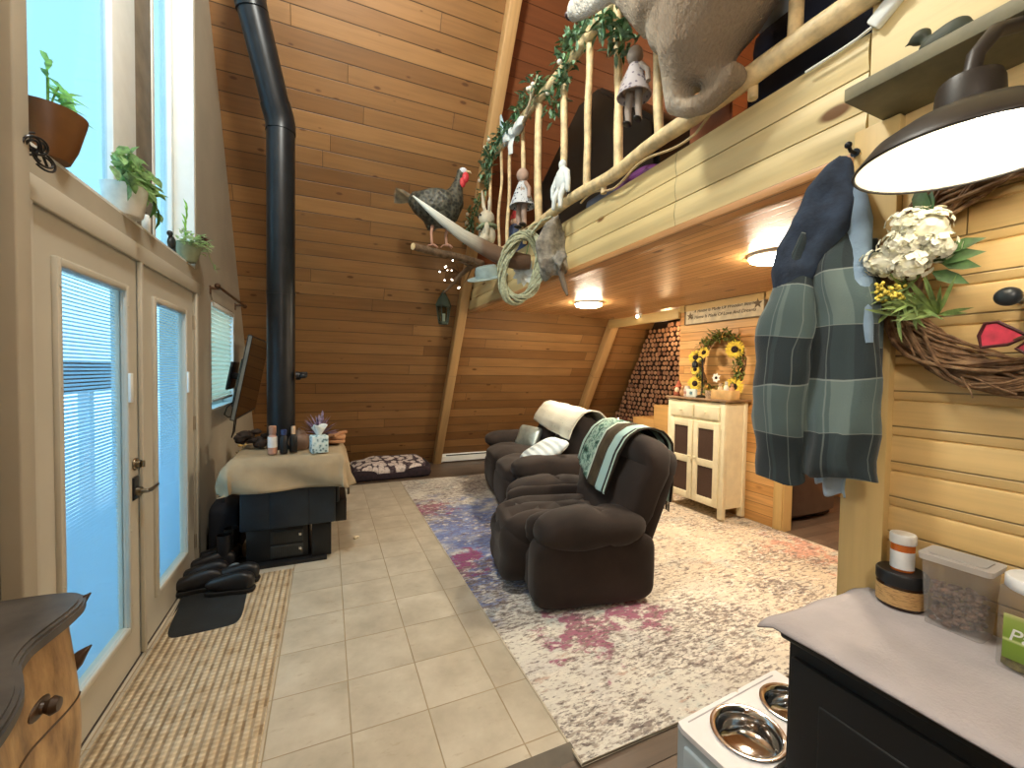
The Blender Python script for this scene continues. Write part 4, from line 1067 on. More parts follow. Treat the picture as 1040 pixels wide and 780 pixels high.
def hydrangea(c, d):
    b = B(); b.ell(c, tuple(x * .82 for x in d), nu=12, nv=8)
    for k in range(95):
        n = V((U(-1, .35), U(-1, 1), U(-1, 1)))
        if n.length < .2: continue
        n.normalize(); p = V(c) + V((n.x * d[0], n.y * d[1], n.z * d[2])) * U(.7, 1.25)
        a = n.cross(V((0, .3, 1))).normalized(); bb = n.cross(a); t0 = U(0, 1.5); s = U(.0095, .013)
        for q in range(4):
            t = t0 + q * PI / 2; b.leaf(p, a * math.cos(t) + bb * math.sin(t) + n * .25, s, s * 1.15, up=n, droop=.1)
    done('hydrangea_bloom', b, m_hyd, vw)
    return c
for c_, d_ in (((-.085, .15, .175), (.045, .05, .05)), ((-.09, .19, .20), (.04, .045, .035)), ((-.09, .20, .145), (.045, .05, .04)), ((-.09, .245, .105), (.04, .05, .035)), ((-.085, .185, .085), (.04, .045, .04)), ((-.08, .13, .125), (.035, .035, .035))): hydrangea(c_, d_)
m_deep = M('deep_green', (70, 100, 56), .45, var=.25, scale=30)
for grp in (((.17, .22, .25, 1, .10), (.17, .21, -.1, 1, .08)), ((.15, .09, -.8, .05, .10), (.15, .06, -.7, -.4, .085), (.14, .11, -1, .25, .09), (.13, .08, -.5, -.15, .08))):
    b = B()
    for y, z, dy, dz, L in grp: b.leaf((-.05, y, z), (-.15, dy, dz), L, L * .42, up=(-1, 0, .2), droop=.2)
    done('broad_leaf', b, m_deep, vw)
b = B()
for k in range(46):
    o = V((-.06 + U(-.015, .015), .20 + U(-.03, .03), .0 + U(-.06, .03))); d = V((U(-.9, -.1), U(-.5, .9), U(-.7, .45)))
    b.leaf(o, d, U(.05, .10), .011, up=(-1, 0, 0), droop=.15)
for k in range(22):
    o = V((-.06, .13, -.06)); d = V((U(-.7, -.1), U(-.4, 1), U(-.1, .9))); b.leaf(o, d, U(.08, .13), .012, up=(-1, 0, 0), droop=.1)
done('fern_spray', b, M('spray_green', (112, 132, 72), .6, var=.25, scale=30), vw)
b = B()
for k in range(60): b.ell((-.10 + U(-.02, .02), .225 + U(-.03, .03), .015 + U(-.028, .028)), (.005, .005, .005), nu=7, nv=5)
done('yellow_blossom', b, M('yellow_blossom', (226, 196, 84), .7, var=.2, scale=50), vw, )
bfl = done('butterfly', B().ell((-.06, -.035, -.13), (.006, .006, .03), rot=(R(70), 0, 0)), m_brown, vw)
m_pink = M('pink_wing', (206, 62, 84), .6, var=.15, scale=30)
for q, pts in ((0, [(-.035, -.132), (.018, -.092), (.04, -.094), (.05, -.125), (.045, -.155), (.0, -.15)]), (1, [(-.04, -.135), (-.015, -.16), (-.05, -.19), (-.09, -.185), (-.10, -.16)])):
    b = B(); b.prism(pts, 0, -.062, -.058); done('wing', b, m_pink, bfl, smooth=False)
    b = B(); b.tube([(-.061, y, z) for y, z in pts], .0045, 6, closed=True); done('wing_edge', b, M('wing_dark', (70, 24, 26), .6), bfl)
kn = T('hook_rack', 'dark round knob over a white holder inside the wreath', 'hook', (1.60, .452, 1.70))
done('holder', B().box((.015, -.03, -.07), (.03, .03, .10), bev=.01).box((.03, -.03, -.07), (.02, .05, .14), bev=.006), m_white, kn)
done('knob', B().ell((-.03, .01, .008), (.02, .026, .024), nu=20, nv=12).cyl((-.03, .008, .004), .009, .08, 12, (0, PI / 2, 0)), M('slate_knob', (44, 52, 58), .35), kn)

# ------------------------------------------------------------------ pendant lamp
lp = T('barn_lamp', 'large dark barn lamp with white inside hanging in front of the near wall', 'lamp', (1.31, .46, 2.0))
m_shade = NT('lamp_shade'); m_shade = m_shade.bsdf(m_shade.mix(m_shade.n('NewGeometry').outputs['Backfacing'], (48, 44, 40), (244, 240, 228)), .45)
prof = [(.197, -.004), (.197, .0), (.19, .012), (.165, .045), (.12, .075), (.08, .092), (.058, .105), (.055, .15), (.05, .165), (.02, .17), (0, .17)]
b = B().lathe(prof, seg=48)
done('shade_outside', b, M('lamp_dark', (46, 42, 38), .45), lp)
b = B().lathe([(.1955, -.003), (.188, .010), (.163, .042), (.118, .071), (.078, .088), (.052, .098), (0, .10)], seg=48)
done('shade_inside', b, M('lamp_white', (246, 242, 230), .5, var=.01), lp)
done('rim', B().tube([(.1965 * math.cos(2 * PI * k / 64), .1965 * math.sin(2 * PI * k / 64), -.002) for k in range(64)], .0035, 8, closed=True), M('lamp_dark', (46, 42, 38), .45), lp)
done('bulb', B().lathe([(0, -.005), (.03, .004), (.047, .028), (.047, .046), (.03, .068), (.018, .084), (.018, .098), (0, .098)], (.02, -.03, 0), 24), emit('bulb_glow', (255, 242, 216), 18), lp)
done('neck', B().tube([(0, 0, .165), (.01, -.004, .22), (.05, -.02, .275), (.12, -.04, .30), (.18, -.05, .34), (.21, -.055, .42), (.25, -.055, .52), (.35, -.055, .56)], .016, 12), M('lamp_dark', (46, 42, 38), .45), lp)
done('wall_plate', B().cyl((.355, -.055, .56), .05, .015, 24, (0, -PI / 2, 0), bev=.003), M('lamp_dark', (46, 42, 38), .45), lp)

# ------------------------------------------------------------------ black cabinet with its cloth and jars
kc = T('black_cabinet', 'black wooden cabinet in the right foreground against the near wall', 'cabinet', (1.40, .07, 0))
m_kc = M('black_lacquer', (6, 6, 7), .6, var=.1)
b = B().box((.01, 0, .40), (.46, 1.31, .72), bev=.004).box((0, 0, .785), (.49, 1.335, .03), bev=.008).box((.01, 0, .03), (.44, 1.29, .06))
done('carcass', b, m_kc, kc)
for s in (-1, 1):
    d = done('door', B().box((-.228, s * .325, .42), (.02, .63, .62), bev=.005).box((-.236, s * .325, .42), (.012, .48, .46), bev=.006), m_kc, kc)
    done('knob', B().lathe([(0, 0), (.007, 0), (.006, .012), (.014, .02), (.011, .028), (0, .03)], (-.24, s * .05, .52), 14, (0, -PI / 2, 0)), m_nickel, d)
def ccf(u, v):
    y = .79 - 1.3 * v; x = 1.146 + .49 * u
    e = max(0, y - .745); z = .806 - .55 * e - .012 * math.exp(-(u / .03) ** 2)
    return (x - .008 * math.exp(-(u / .05) ** 2), y + .004 * math.sin(u * 14), z + .0025 * noise.noise(V((x * 14, y * 9, 2))) + .004)
b = B(); b.grid(ccf, 40, 60)
tag(done('cabinet_cloth', b, M('grey_felt', (176, 170, 172), .95, var=.05, scale=5, bump=.3, bscale=120), solid=.005), 'light grey felt cloth covering the black cabinet top', 'cloth')
zk = .8135
jr = T('cosmetic_jar', 'wide brown jar with black lid and tan label on the grey cloth', 'jar', (1.588, .655, zk), (0, 0, 0))
done('body', B().lathe([(0, 0), (.05, 0), (.054, .006), (.054, .062), (.05, .068), (0, .068)], seg=32), M('amber_jar', (52, 30, 16), .25), jr)
jl = NT('tan_label'); _u, _v, _w = jl.sep(jl.obj()); jl = jl.bsdf(jl.mix(jl.step(jl.noise(jl.xyz(jl.math('MULTIPLY', _u, 60.0), jl.math('MULTIPLY', _v, 60.0), jl.math('MULTIPLY', _w, 420.0)), 1.0, 2), .5, .62, 0, .6), (196, 158, 104), (110, 78, 44)), .5)
done('label', B().lathe([(.0546, .010), (.0546, .058)], seg=32), jl, jr)
done('lid', B().lathe([(0, .066), (.055, .066), (.056, .07), (.056, .096), (.053, .1), (0, .1)], seg=32), m_black, jr)
pb = T('pill_bottle', 'amber pill bottle with white cap standing on the brown jar', 'bottle', (1.588, .655, zk + .1065))
done('body', B().lathe([(0, 0), (.024, 0), (.025, .003), (.025, .066), (.021, .07), (0, .07)], seg=24), M('amber_plastic', (186, 96, 34), .2), pb)
done('label', B().lathe([(.0254, .006), (.0254, .050)], seg=24), M('label_white', (228, 234, 238), .5), pb)
done('cap', B().lathe([(0, .068), (.027, .068), (.028, .07), (.028, .088), (.026, .092), (0, .092)], seg=24), M('cap_white', (238, 238, 232), .4), pb)
jr.scale = (1.06, 1.06, 1.06); pb.scale = (1.12, 1.12, 1.2)
tbx = T('food_tub', 'frosted plastic tub of brown kibble beside the wall', 'container', (1.584, .528, zk), (0, 0, R(3)))
def frost(name, a):
    t = NT(name); d = t.n('BsdfTransparent'); e = t.n('BsdfTranslucent'); g = t.n('BsdfDiffuse')
    t.put(e.inputs[0], (226, 222, 218)); t.put(g.inputs[0], (220, 216, 212))
    m1 = t.n('MixShader'); m1.inputs[0].default_value = .5; t.t.links.new(e.outputs[0], m1.inputs[1]); t.t.links.new(g.outputs[0], m1.inputs[2])
    m2 = t.n('MixShader'); m2.inputs[0].default_value = a; t.t.links.new(d.outputs[0], m2.inputs[1]); t.t.links.new(m1.outputs[0], m2.inputs[2])
    t.t.links.new(m2.outputs[0], t.out.inputs[0]); return t.m
def taper_box(b, w0, l0, w1, l1, z0, z1, r=.012):
    def ring(w, l, z):
        out = []
        for cx_, cy2, a0 in ((w / 2 - r, l / 2 - r, 0), (-w / 2 + r, l / 2 - r, 90), (-w / 2 + r, -l / 2 + r, 180), (w / 2 - r, -l / 2 + r, 270)):
            for k in range(5):
                a = R(a0 + 22.5 * k); out.append(b.bm.verts.new((cx_ + r * math.cos(a), cy2 + r * math.sin(a), z)))
        return out
    A = ring(w0, l0, z0); D = ring(w1, l1, z1); n = len(A)
    b.bm.faces.new(A[::-1])
    for i in range(n): b.bm.faces.new((A[i], A[(i + 1) % n], D[(i + 1) % n], D[i]))
    b.bm.faces.new(D); return b
done('tub', taper_box(B(), .085, .115, .10, .132, 0, .178), frost('frosted_plastic', .3), tbx)
done('lid', taper_box(taper_box(B(), .108, .142, .112, .147, .179, .195), .08, .112, .08, .112, .195, .199), frost('frosted_lid', .85), tbx)
b = B()
for k in range(240):
    b.ell((U(-.033, .033), U(-.047, .047), .008 + U(0, .105)), (U(.006, .009), U(.006, .009), .006), nu=7, nv=5)
kb = done('kibble', b, M('kibble', (108, 84, 72), .9, var=.35, scale=60), tbx); kb['kind'] = 'stuff'
tj = T('treat_jar', 'clear jar with white lid and green label at the right edge', 'jar', (1.535, .362, zk), (0, 0, 0))
done('body', taper_box(B(), .135, .135, .135, .135, 0, .185, .03), frost('clear_jar', .18), tj)
done('treats', taper_box(B(), .118, .118, .118, .118, .004, .085, .025).jitter(.003, 60), M('treats', (98, 92, 44), .9, var=.4, scale=50, bump=.6, bscale=90), tj)
def gl_mat():
    t = NT('green_label'); x, y, z = t.sep(t.obj())
    c = t.ramp(t.math('DIVIDE', z, .165), [(.0, (96, 120, 44)), (.42, (120, 150, 50)), (.45, (206, 214, 150)), (.48, (120, 150, 50)), (.75, (150, 170, 80)), (.84, (214, 208, 150))])
    return t.bsdf(c, .5)
done('label', B().box((-.0685, 0, .082), (.002, .10, .105)), gl_mat(), tj)
text('Party', .040, (-.0705, -.0, .088), tj, M('label_letter', (236, 240, 226), .6), shear=.2)
done('lid', B().lathe([(0, .186), (.066, .186), (.069, .189), (.069, .212), (.065, .216), (0, .216)], seg=36), M('lid_white', (232, 236, 238), .4), tj)

# ------------------------------------------------------------------ raised dog feeder
fd = T('dog_feeder', 'white raised dog feeder with drawer in front of the black cabinet', 'pet feeder', (1.335, .893, 0), (0, 0, R(4)))
b = B()
xs = [-.275, .275]; ys = [-.115, .125]; holes = [(-.095, -.005), (.15, -.005)]; hr = (.115, .098)
def plate(z0, z1):
    N = 48
    for sgn in (0, 1):
        cx0, cy0 = holes[sgn]; xa, xb = (xs[0], .032) if sgn == 0 else (.032, xs[1])
        out = []
        for k in range(N):
            a = 2 * PI * k / N; dx, dy = math.cos(a), math.sin(a)
            t = min([q for q in (((xb - cx0) / dx if dx > 1e-6 else 9), ((xa - cx0) / dx if dx < -1e-6 else 9), ((ys[1] - cy0) / dy if dy > 1e-6 else 9), ((ys[0] - cy0) / dy if dy < -1e-6 else 9))])
            out.append((cx0 + dx * t, cy0 + dy * t))
        inn = [(cx0 + hr[sgn] * math.cos(2 * PI * k / N), cy0 + hr[sgn] * .93 * math.sin(2 * PI * k / N)) for k in range(N)]
        T_ = [[b.bm.verts.new((p[0], p[1], z)) for p in q] for q in (out, inn) for z in (z0, z1)]
        o0, o1, i0, i1 = T_
        for k in range(N):
            j = (k + 1) % N
            b.bm.faces.new((o1[k], o1[j], i1[j], i1[k])); b.bm.faces.new((o0[k], i0[k], i0[j], o0[j])); b.bm.faces.new((i1[k], i1[j], i0[j], i0[k])); b.bm.faces.new((o1[k], o0[k], o0[j], o1[j]))
hr = (.108, .095)
plate(.332, .35)
done('top', b, M('feeder_white', (228, 228, 232), .5, var=.02), fd, ang=30)
m_fdb = M('feeder_side', (176, 190, 198), .5, var=.04)
b = B().box((0, .117, .166), (.53, .012, .332)).box((0, -.107, .166), (.53, .012, .332)).box((-.262, .005, .166), (.012, .23, .332)).box((.262, .005, .166), (.012, .23, .332)).box((0, .005, .02), (.52, .22, .012))
done('case', b, m_fdb, fd)
b = B().box((-.272, .005, .2), (.014, .17, .2), bev=.004)
dr = done('drawer', b, m_fdb, fd)
done('knob', B().lathe([(0, 0), (.008, 0), (.006, .014), (.016, .022), (.012, .032), (0, .034)], (-.279, .0, .24), 14, (0, -PI / 2, 0)), m_iron, dr)
done('groove', B().box((.0, .108, .3507), (.47, .004, .001)), M('groove_grey', (168, 170, 178), .6), fd)
def bowl(x, y, r, label):
    c, s_ = math.cos(R(4)), math.sin(R(4)); lx, ly = x, y
    p = [(r + .012, .003), (r + .013, .006), (r + .004, .008), (r - .004, .004), (r - .01, -.01), (r * .86, -.06), (r * .7, -.072), (0, -.072), (0, -.074), (r * .72, -.0745), (r * .88, -.062), (r - .008, -.01), (r - .001, .0005), (r + .012, .0015)]
    tag(done('dog_bowl', B().lathe(p, seg=48, sy=.93), m_chrome, loc=(1.335 + lx * c - ly * s_, .893 + lx * s_ + ly * c, .35), rot=(0, 0, R(4))), label, 'bowl')
bowl(-.095, -.005, .103, 'steel dog bowl nearer the feeder end, mostly in view'); bowl(.15, -.005, .089, 'steel dog bowl half hidden behind the black cabinet')

# ------------------------------------------------------------------ carved chest in the left foreground
ch = T('bombe_chest', 'carved wooden chest with dark serpentine top in the left foreground', 'chest', (-.70, 1.1, 0))
out = [(-.868, 1.565), (-.74, 1.57), (-.665, 1.562), (-.625, 1.535), (-.605, 1.485), (-.603, 1.43), (-.612, 1.36), (-.617, 1.30), (-.606, 1.235), (-.578, 1.18), (-.548, 1.12), (-.528, 1.05), (-.518, .97), (-.52, .88), (-.538, .80), (-.57, .74), (-.61, .69), (-.868, .66)]
def smooth_poly(P, n=4):
    R_ = []
    for i in range(1, len(P) - 2):
        p0, p1, p2, p3 = (V((*P[j], 0)) for j in (i - 1, i, i + 1, min(i + 2, len(P) - 1)))
        for k in range(n):
            t = k / n; q = .5 * (2 * p1 + (p2 - p0) * t + (2 * p0 - 5 * p1 + 4 * p2 - p3) * t * t + (3 * p1 - p0 - 3 * p2 + p3) * t ** 3); R_.append((q.x, q.y))
    return [P[0]] + R_ + [P[-2], P[-1]]
so = smooth_poly(out)
def inset(P, d): return [(x - d * (1 if x > -.86 else 0), y - d * (1 if y > 1.5 else (-1 if y < .7 else 0))) for x, y in P]
b = B()
for d, z0, z1 in ((.016, .815, .824), (.005, .824, .832), (-.002, .832, .850), (.003, .850, .857), (.012, .857, .862)): b.prism([(x + .70, y - 1.1) for x, y in inset(so, d)], 2, z0, z1)
done('top', b, M('chest_top', (72, 68, 64), .42, var=.25, scale=9), ch, ang=50)
m_burl = NT('burl_wood'); _o = m_burl.obj(); _x, _y, _z = m_burl.sep(_o)
m_burl = m_burl.bsdf(m_burl.ramp(m_burl.noise(m_burl.xyz(m_burl.math('MULTIPLY', _x, 6.0), m_burl.math('MULTIPLY', _y, 6.0), m_burl.math('MULTIPLY', _z, 1.6)), 3.0, 5, .65), [(.3, (104, 76, 44)), (.5, (162, 128, 82)), (.7, (194, 160, 110))]), .35)
b = B(); rings = []
for k in range(17):
    z = .09 + .735 * k / 16; t = k / 16
    d = .035 - .03 * math.sin(PI * t) ** 1.2 + .05 * (1 - t) ** 3
    rings.append([b.bm.verts.new((x + .70, y - 1.1, z)) for x, y in inset(so, d)])
for A, D in zip(rings, rings[1:]):
    n = len(A)
    for i in range(n): b.bm.faces.new((A[i], A[(i + 1) % n], D[(i + 1) % n], D[i]))
b.bm.faces.new(rings[0][::-1]); b.bm.faces.new(rings[-1])
done('body', b, m_burl, ch, ang=60)
m_horn = M('dark_carving', (62, 44, 28), .35, var=.3, scale=20)
for z, L in ((.850, .05), (.70, .035)):
    b = B().tube([(.045, .405, z - .06), (.062, .425, z - .03), (.075, .432, z - .008), (.090, .437, z + .006)], [.012, .016, .011, .002], 10)
    b.tube([(.05, .42, z - .02), (.066, .432, z - .01), (.08, .438, z + .002)], [.009, .009, .002], 8)
    done('corner_carving', b, m_horn, ch)
for y, z in ((.17, .72), (.17, .48), (-.12, .72), (-.12, .48)):
    xo = {.17: .105, -.12: .185}[y]
    b = B().lathe([(0, 0), (.016, 0), (.012, .01), (.02, .022), (.014, .034), (0, .036)], (xo, y, z), 16, (0, PI / 2, 0)).ell((xo, y, z), (.006, .04, .02), nu=14, nv=8)
    done('drawer_pull', b, m_horn, ch)
for z in (.34, .60): done('drawer_line', B().tube([(x + .704 - .012, y - 1.1, z) for x, y in inset(so, .006)[12:52]], .004, 6), m_horn, ch)
for x, y in ((-.82, 1.52), (-.66, 1.5), (-.82, .72), (-.62, .74)): done('foot', B().lathe([(0, 0), (.026, 0), (.034, .03), (.026, .06), (.036, .095), (0, .095)], (x + .70, y - 1.1, 0), 16), m_horn, ch)

# ------------------------------------------------------------------ plants and things along the window sill
zs = 2.218
def leafmat(name, col):
    t = NT(name); c = t.ramp(t.noise(t.obj(), 28.0, 4), [(.3, tuple(x * .65 for x in col)), (.7, tuple(min(255, x * 1.25) for x in col))])
    a = t.n('BsdfPrincipled'); a.inputs['Roughness'].default_value = .5; t.put(a.inputs['Base Color'], c)
    e = t.n('BsdfTranslucent'); t.put(e.inputs[0], c); m = t.n('MixShader'); m.inputs[0].default_value = .5
    t.t.links.new(a.outputs[0], m.inputs[1]); t.t.links.new(e.outputs[0], m.inputs[2]); t.t.links.new(m.outputs[0], t.out.inputs[0]); return t.m
p1_ = T('potted_plant', 'thin-leaved plant in a large brown pot at the left end of the sill', 'plant', (-.900, 2.03, zs))
done('pot', B().lathe([(0, 0), (.055, 0), (.075, .05), (.098, .145), (.102, .165), (.092, .165), (.088, .15), (0, .15)], seg=28), M('brown_pot', (112, 74, 36), .45, var=.1), p1_)
b = B(); m_thin = leafmat('fresh_leaf', (126, 186, 104))
for (x, y, z) in ((.0, .0, .33), (.02, .02, .27), (-.01, .03, .30)):
    b.tube([(0, 0, .15), (x * .5, y * .5, .22), (x, y, z)], .003, 6)
    for k in range(5):
        a = U(-1.2, 1.8); b.leaf((x, y, z - .03 * k * .8), (.5 * math.cos(a), math.sin(a), .3), U(.07, .11), .02, droop=.5)
done('foliage', b, m_thin, p1_)
p2_ = T('potted_plant', 'trailing variegated plant in a white pot in the middle of the sill', 'plant', (-.898, 2.63, zs))
done('pot', B().lathe([(0, 0), (.062, 0), (.07, .01), (.088, .135), (.09, .14), (.08, .14), (.078, .125), (0, .125)], seg=28), M('white_pot', (226, 228, 222), .4), p2_)
b = B(); stems = []
for k in range(26):
    a = U(-1.6, 1.7); r = U(.06, .15); e = (r * abs(math.cos(a)) * .8, r * math.sin(a) * 1.5, U(.10, .25)); m_ = (e[0] * .6, e[1] * .5, e[2] + .04)
    b.tube([(0, 0, .125), m_, e], .003, 5); stems.append((m_, e))
b.tube([(0, .05, .2), (.03, .16, .22), (.05, .20, .16), (.05, .22, .10)], .003, 5); stems.append(((.03, .16, .22), (.05, .22, .10)))
for m_, e in stems:
    for q in (m_, e, tuple((x + y) / 2 for x, y in zip(m_, e))):
        d = V((U(0, .6), U(-1, 1), U(-.6, .4))); b.leaf(q, d, U(.055, .085), U(.04, .055))
done('foliage', b, leafmat('variegated_leaf', (146, 178, 116)), p2_)
b = B()
b.leaf((.06, .215, .12), (.1, .15, -1), .11, .06, up=(1, 0, 0)); b.leaf((.06, .16, .15), (.1, -.05, -1), .10, .05, up=(1, 0, 0))
done('hanging_leaf', b, leafmat('dark_leaf', (70, 108, 50)), p2_)
p3_ = T('potted_plant', 'pale trailing plant in a grey-green pot at the right end of the sill', 'plant', (-.885, 3.56, zs))
done('pot', B().lathe([(0, 0), (.05, 0), (.062, .03), (.088, .11), (.09, .118), (.08, .118), (.078, .105), (0, .105)], seg=24), M('celadon_pot', (142, 156, 132), .5), p3_)
b = B()
for k in range(190):
    a = U(0, 2 * PI); r = U(.02, .19); d = V((abs(math.cos(a)), math.sin(a), U(-.3, .8)))
    b.leaf((abs(r * math.cos(a)) * .7 - .01, r * math.sin(a), .12 + U(-.03, .06)), d, U(.03, .05), U(.018, .028))
done('foliage', b, leafmat('pale_leaf', (176, 202, 152)), p3_)
b = B()
for k in range(5): b.leaf((.0, -.06 + .01 * k, .13 + .05 * k), (.2, U(-1, 1), .8), .09, .05, up=(1, 0, 0))
done('upright_leaf', b, leafmat('lime_leaf', (156, 204, 84)), p3_)
b = B()
for k in range(9): b.leaf((.04 + U(0, .03), .06 + U(-.03, .03), .15 + U(0, .03)), (U(0, .7), U(-1, 1), U(0, 1)), .06, .04)
done('red_leaf', b, M('red_leaf', (110, 52, 58), .5, var=.2), p3_)
b = B().tube([(.05, .10, .12), (.08, .17, .12), (.09, .22, .07), (.10, .27, .03)], .0025, 5)
for k in range(5): b.leaf((.10, .27 + U(-.02, .02), .03 + U(-.02, .02)), (U(0, .5), U(-.6, .6), U(-1, .3)), .05, .016)
done('trailing_vine', b, M('pale_leaf', (150, 176, 128), .5), p3_)
t = T('candle', 'slim white candle on the sill right of the white pot', 'candle', (-.92, 2.96, zs))
done('wax', B().lathe([(0, 0), (.02, 0), (.02, .10), (.012, .115), (0, .115)], seg=16), M('wax', (226, 230, 226), .5), t); done('wick', B().tube([(0, 0, .112), (.002, 0, .128)], .0015, 5), m_black, t)
b = B().sq((0, 0, .05), (.02, .045, .04), .9, (R(40), 0, 0)).ell((0, -.03, .10), (.018, .02, .018)).tube([(0, .03, .03), (0, .08, .0)], [.014, .006], 8)
tag(done('bird_figurine', b, M('dark_bird', (40, 50, 52), .5), loc=(-.90, 3.30, zs + .008), remesh=.006), 'little dark bird figurine on the sill by the greyish pot', 'figurine')
b = B()
for k in range(3):
    P = []
    for i in range(40):
        a = i / 39 * 4 * PI + k * 2; r = .045 - .03 * i / 39; P.append((.01 + .01 * math.sin(a + k), .05 * (k - 1) * .6 + r * math.cos(a), .02 * math.sin(k * 2) + r * .7 * math.sin(a)))
    b.tube(P, .0035, 6)
b.tube([(.0, -.09, .05), (.005, -.03, .0), (.005, .03, .01), (0, .07, -.02)], .004, 6)
tag(done('scroll_hanger', b, m_iron, loc=(X0 + .045, 1.79, 2.155)), 'small black iron scroll hanger on the wall left of the window', 'hanger')

# ------------------------------------------------------------------ branch railing of the loft
rl = T('branch_railing', 'railing of peeled branches along the loft edge', 'railing', (1.655, 2.6, 2.675))
def wob(p0, p1, r0, r1, n=14, amp=.012, seg=10, seed=0):
    p0, p1 = V(p0), V(p1); P = []; Rr = []
    for k in range(n):
        t = k / (n - 1); p = p0.lerp(p1, t); q = noise.noise_vector(p * 2.3 + V((seed, seed * 2.1, 0))) * amp * math.sin(PI * (.12 + .76 * t)) * 2
        P.append(p + q); Rr.append((r0 + (r1 - r0) * t) * (1 + .12 * noise.noise(p * 7 + V((seed, 0, 0)))))
    return P, Rr
O = V((1.655, 2.6, 2.675))
P, Rr = wob(V((1.645, 4.30, 2.745)) - O, V((1.63, .76, 2.765)) - O, .036, .042, 30, .014, seed=3); done('bottom_rail', B().tube(P, Rr, 14), m_bark, rl)
P, Rr = wob(V((1.645, 4.42, 3.83)) - O, V((1.645, .86, 3.80)) - O, .036, .042, 30, .018, seed=5); done('top_rail', B().tube(P, Rr, 14), m_bark, rl)
for i, (y, r) in enumerate(((4.40, .018), (4.10, .015), (3.86, .017), (3.55, .020), (3.22, .032), (2.84, .027), (2.48, .025), (2.15, .027), (1.78, .024), (1.42, .026), (1.08, .025))):
    P, Rr = wob(V((1.65 + U(-.01, .01), y, 2.76)) - O, V((1.65, y + U(-.04, .04), 3.81)) - O, r * 1.08, r * .95, 14, .016, seed=i * 3.1)
    done('baluster', B().tube(P, Rr, 10), m_bark, rl)
for y in (1.25, 2.3, 3.5): done('post_foot', B().tube([(0, y - 2.6, .0), (0, y - 2.6, .08)], .02, 8), m_bark, rl)

def garland(name, P, n, label, wid):
    g = T(name, label, 'garland', P[0]); o = V(P[0]); Q = [V(p) - o for p in P]
    def at(t):
        k = t * (len(Q) - 1); i = min(int(k), len(Q) - 2); return Q[i].lerp(Q[i + 1], k - i)
    b = B(); b.tube([at(i / 40) for i in range(41)], .006, 6); done('wire', b, m_green, g)
    b = B(); c = B()
    for k in range(n):
        t = random.random(); p = at(t) + V((U(-1, 1), U(-1, 1), U(-1, 1))) * wid; d = V((U(-1, .6), U(-1, 1), U(-1, .8)))
        (b if k % 3 else c).leaf(p, d, U(.05, .085), U(.022, .034))
    done('sage_leaves', b, M('garland_sage', (116, 150, 120), .6, var=.35, scale=24), g); done('deep_leaves', c, M('garland_deep', (62, 98, 62), .6, var=.35, scale=24), g)
    for k in range(3): done('berry', B().ell(at(random.random()) + V((-.07, U(-.05, .05), U(-.05, .05))), (.018, .018, .018)), M('white_berry', (236, 232, 214), .5), g)
    return g
garland('leaf_garland', [(1.62, 2.95, 3.50), (1.61, 2.86, 3.66), (1.60, 2.72, 3.80), (1.61, 2.66, 3.90), (1.61, 2.52, 3.86), (1.62, 2.36, 3.83), (1.62, 2.22, 3.72), (1.62, 2.12, 3.56), (1.62, 2.09, 3.46)], 420, 'thick leafy garland over the near part of the top rail beside the animal mount', .065)
garland('leaf_garland', [(1.62, 3.62, 3.82), (1.61, 3.45, 3.86), (1.60, 3.25, 3.90), (1.61, 3.08, 3.84)], 230, 'short leafy garland on the middle of the top rail', .07)
garland('leaf_garland', [(1.60, 4.42, 3.55), (1.58, 4.34, 3.70), (1.58, 4.22, 3.83), (1.60, 4.05, 3.88), (1.60, 3.8, 3.84), (1.61, 3.66, 3.74)], 300, 'leafy garland around the far end of the top rail by the rafter', .055)
garland('leaf_garland', [(1.56, 4.48, 3.48), (1.52, 4.56, 3.32), (1.50, 4.64, 3.15), (1.48, 4.72, 3.02)], 130, 'dark leafy garland drooping from the far end of the railing', .055)
# white bow, sticks
bo = T('fabric_bow', 'white fabric bow with a pale blue ribbon on the top rail', 'bow', (1.60, 3.62, 3.72))
b = B()
for s in (-1, 1): b.sq((-.02, s * .11, 0), (.04, .11, .05), .8, (R(s * 12), 0, 0), fn=lambda p: p + V((noise.noise(p * 22) * .015, noise.noise(p * 19) * .015, noise.noise(p * 17) * .02)))
b.ell((-.04, 0, 0), (.035, .035, .04)); b.tube([(-.02, .02, -.02), (-.03, .05, -.10), (-.02, .06, -.17)], [(.01, .03), (.008, .035), (.006, .03)], 10)
done('loops', b, m_whitecloth, bo)
b = B().tube([(.0, .22, .0), (-.01, .26, .12), (-.02, .30, .24), (-.02, .33, .34)], [(.008, .035), (.008, .04), (.008, .03), (.005, .012)], 10)
done('ribbon', b, M('pale_blue_ribbon', (176, 206, 216), .6), bo)
b = B().tube([(0, 0, 0), (-.03, -.16, .02), (-.05, -.30, .08), (-.05, -.42, .20)], [.016, .014, .011, .004], 8).tube([(-.03, -.16, .02), (-.06, -.24, -.04), (-.06, -.33, -.02)], [.012, .008, .003], 8).tube([(-.05, -.30, .08), (-.08, -.33, .16)], [.009, .003], 8)
tag(done('antler', b, M('antler_bone', (206, 190, 160), .5, var=.2), loc=(1.60, 3.50, 3.70)), 'pale forked antler tied on the top rail beside the white bow', 'antler')

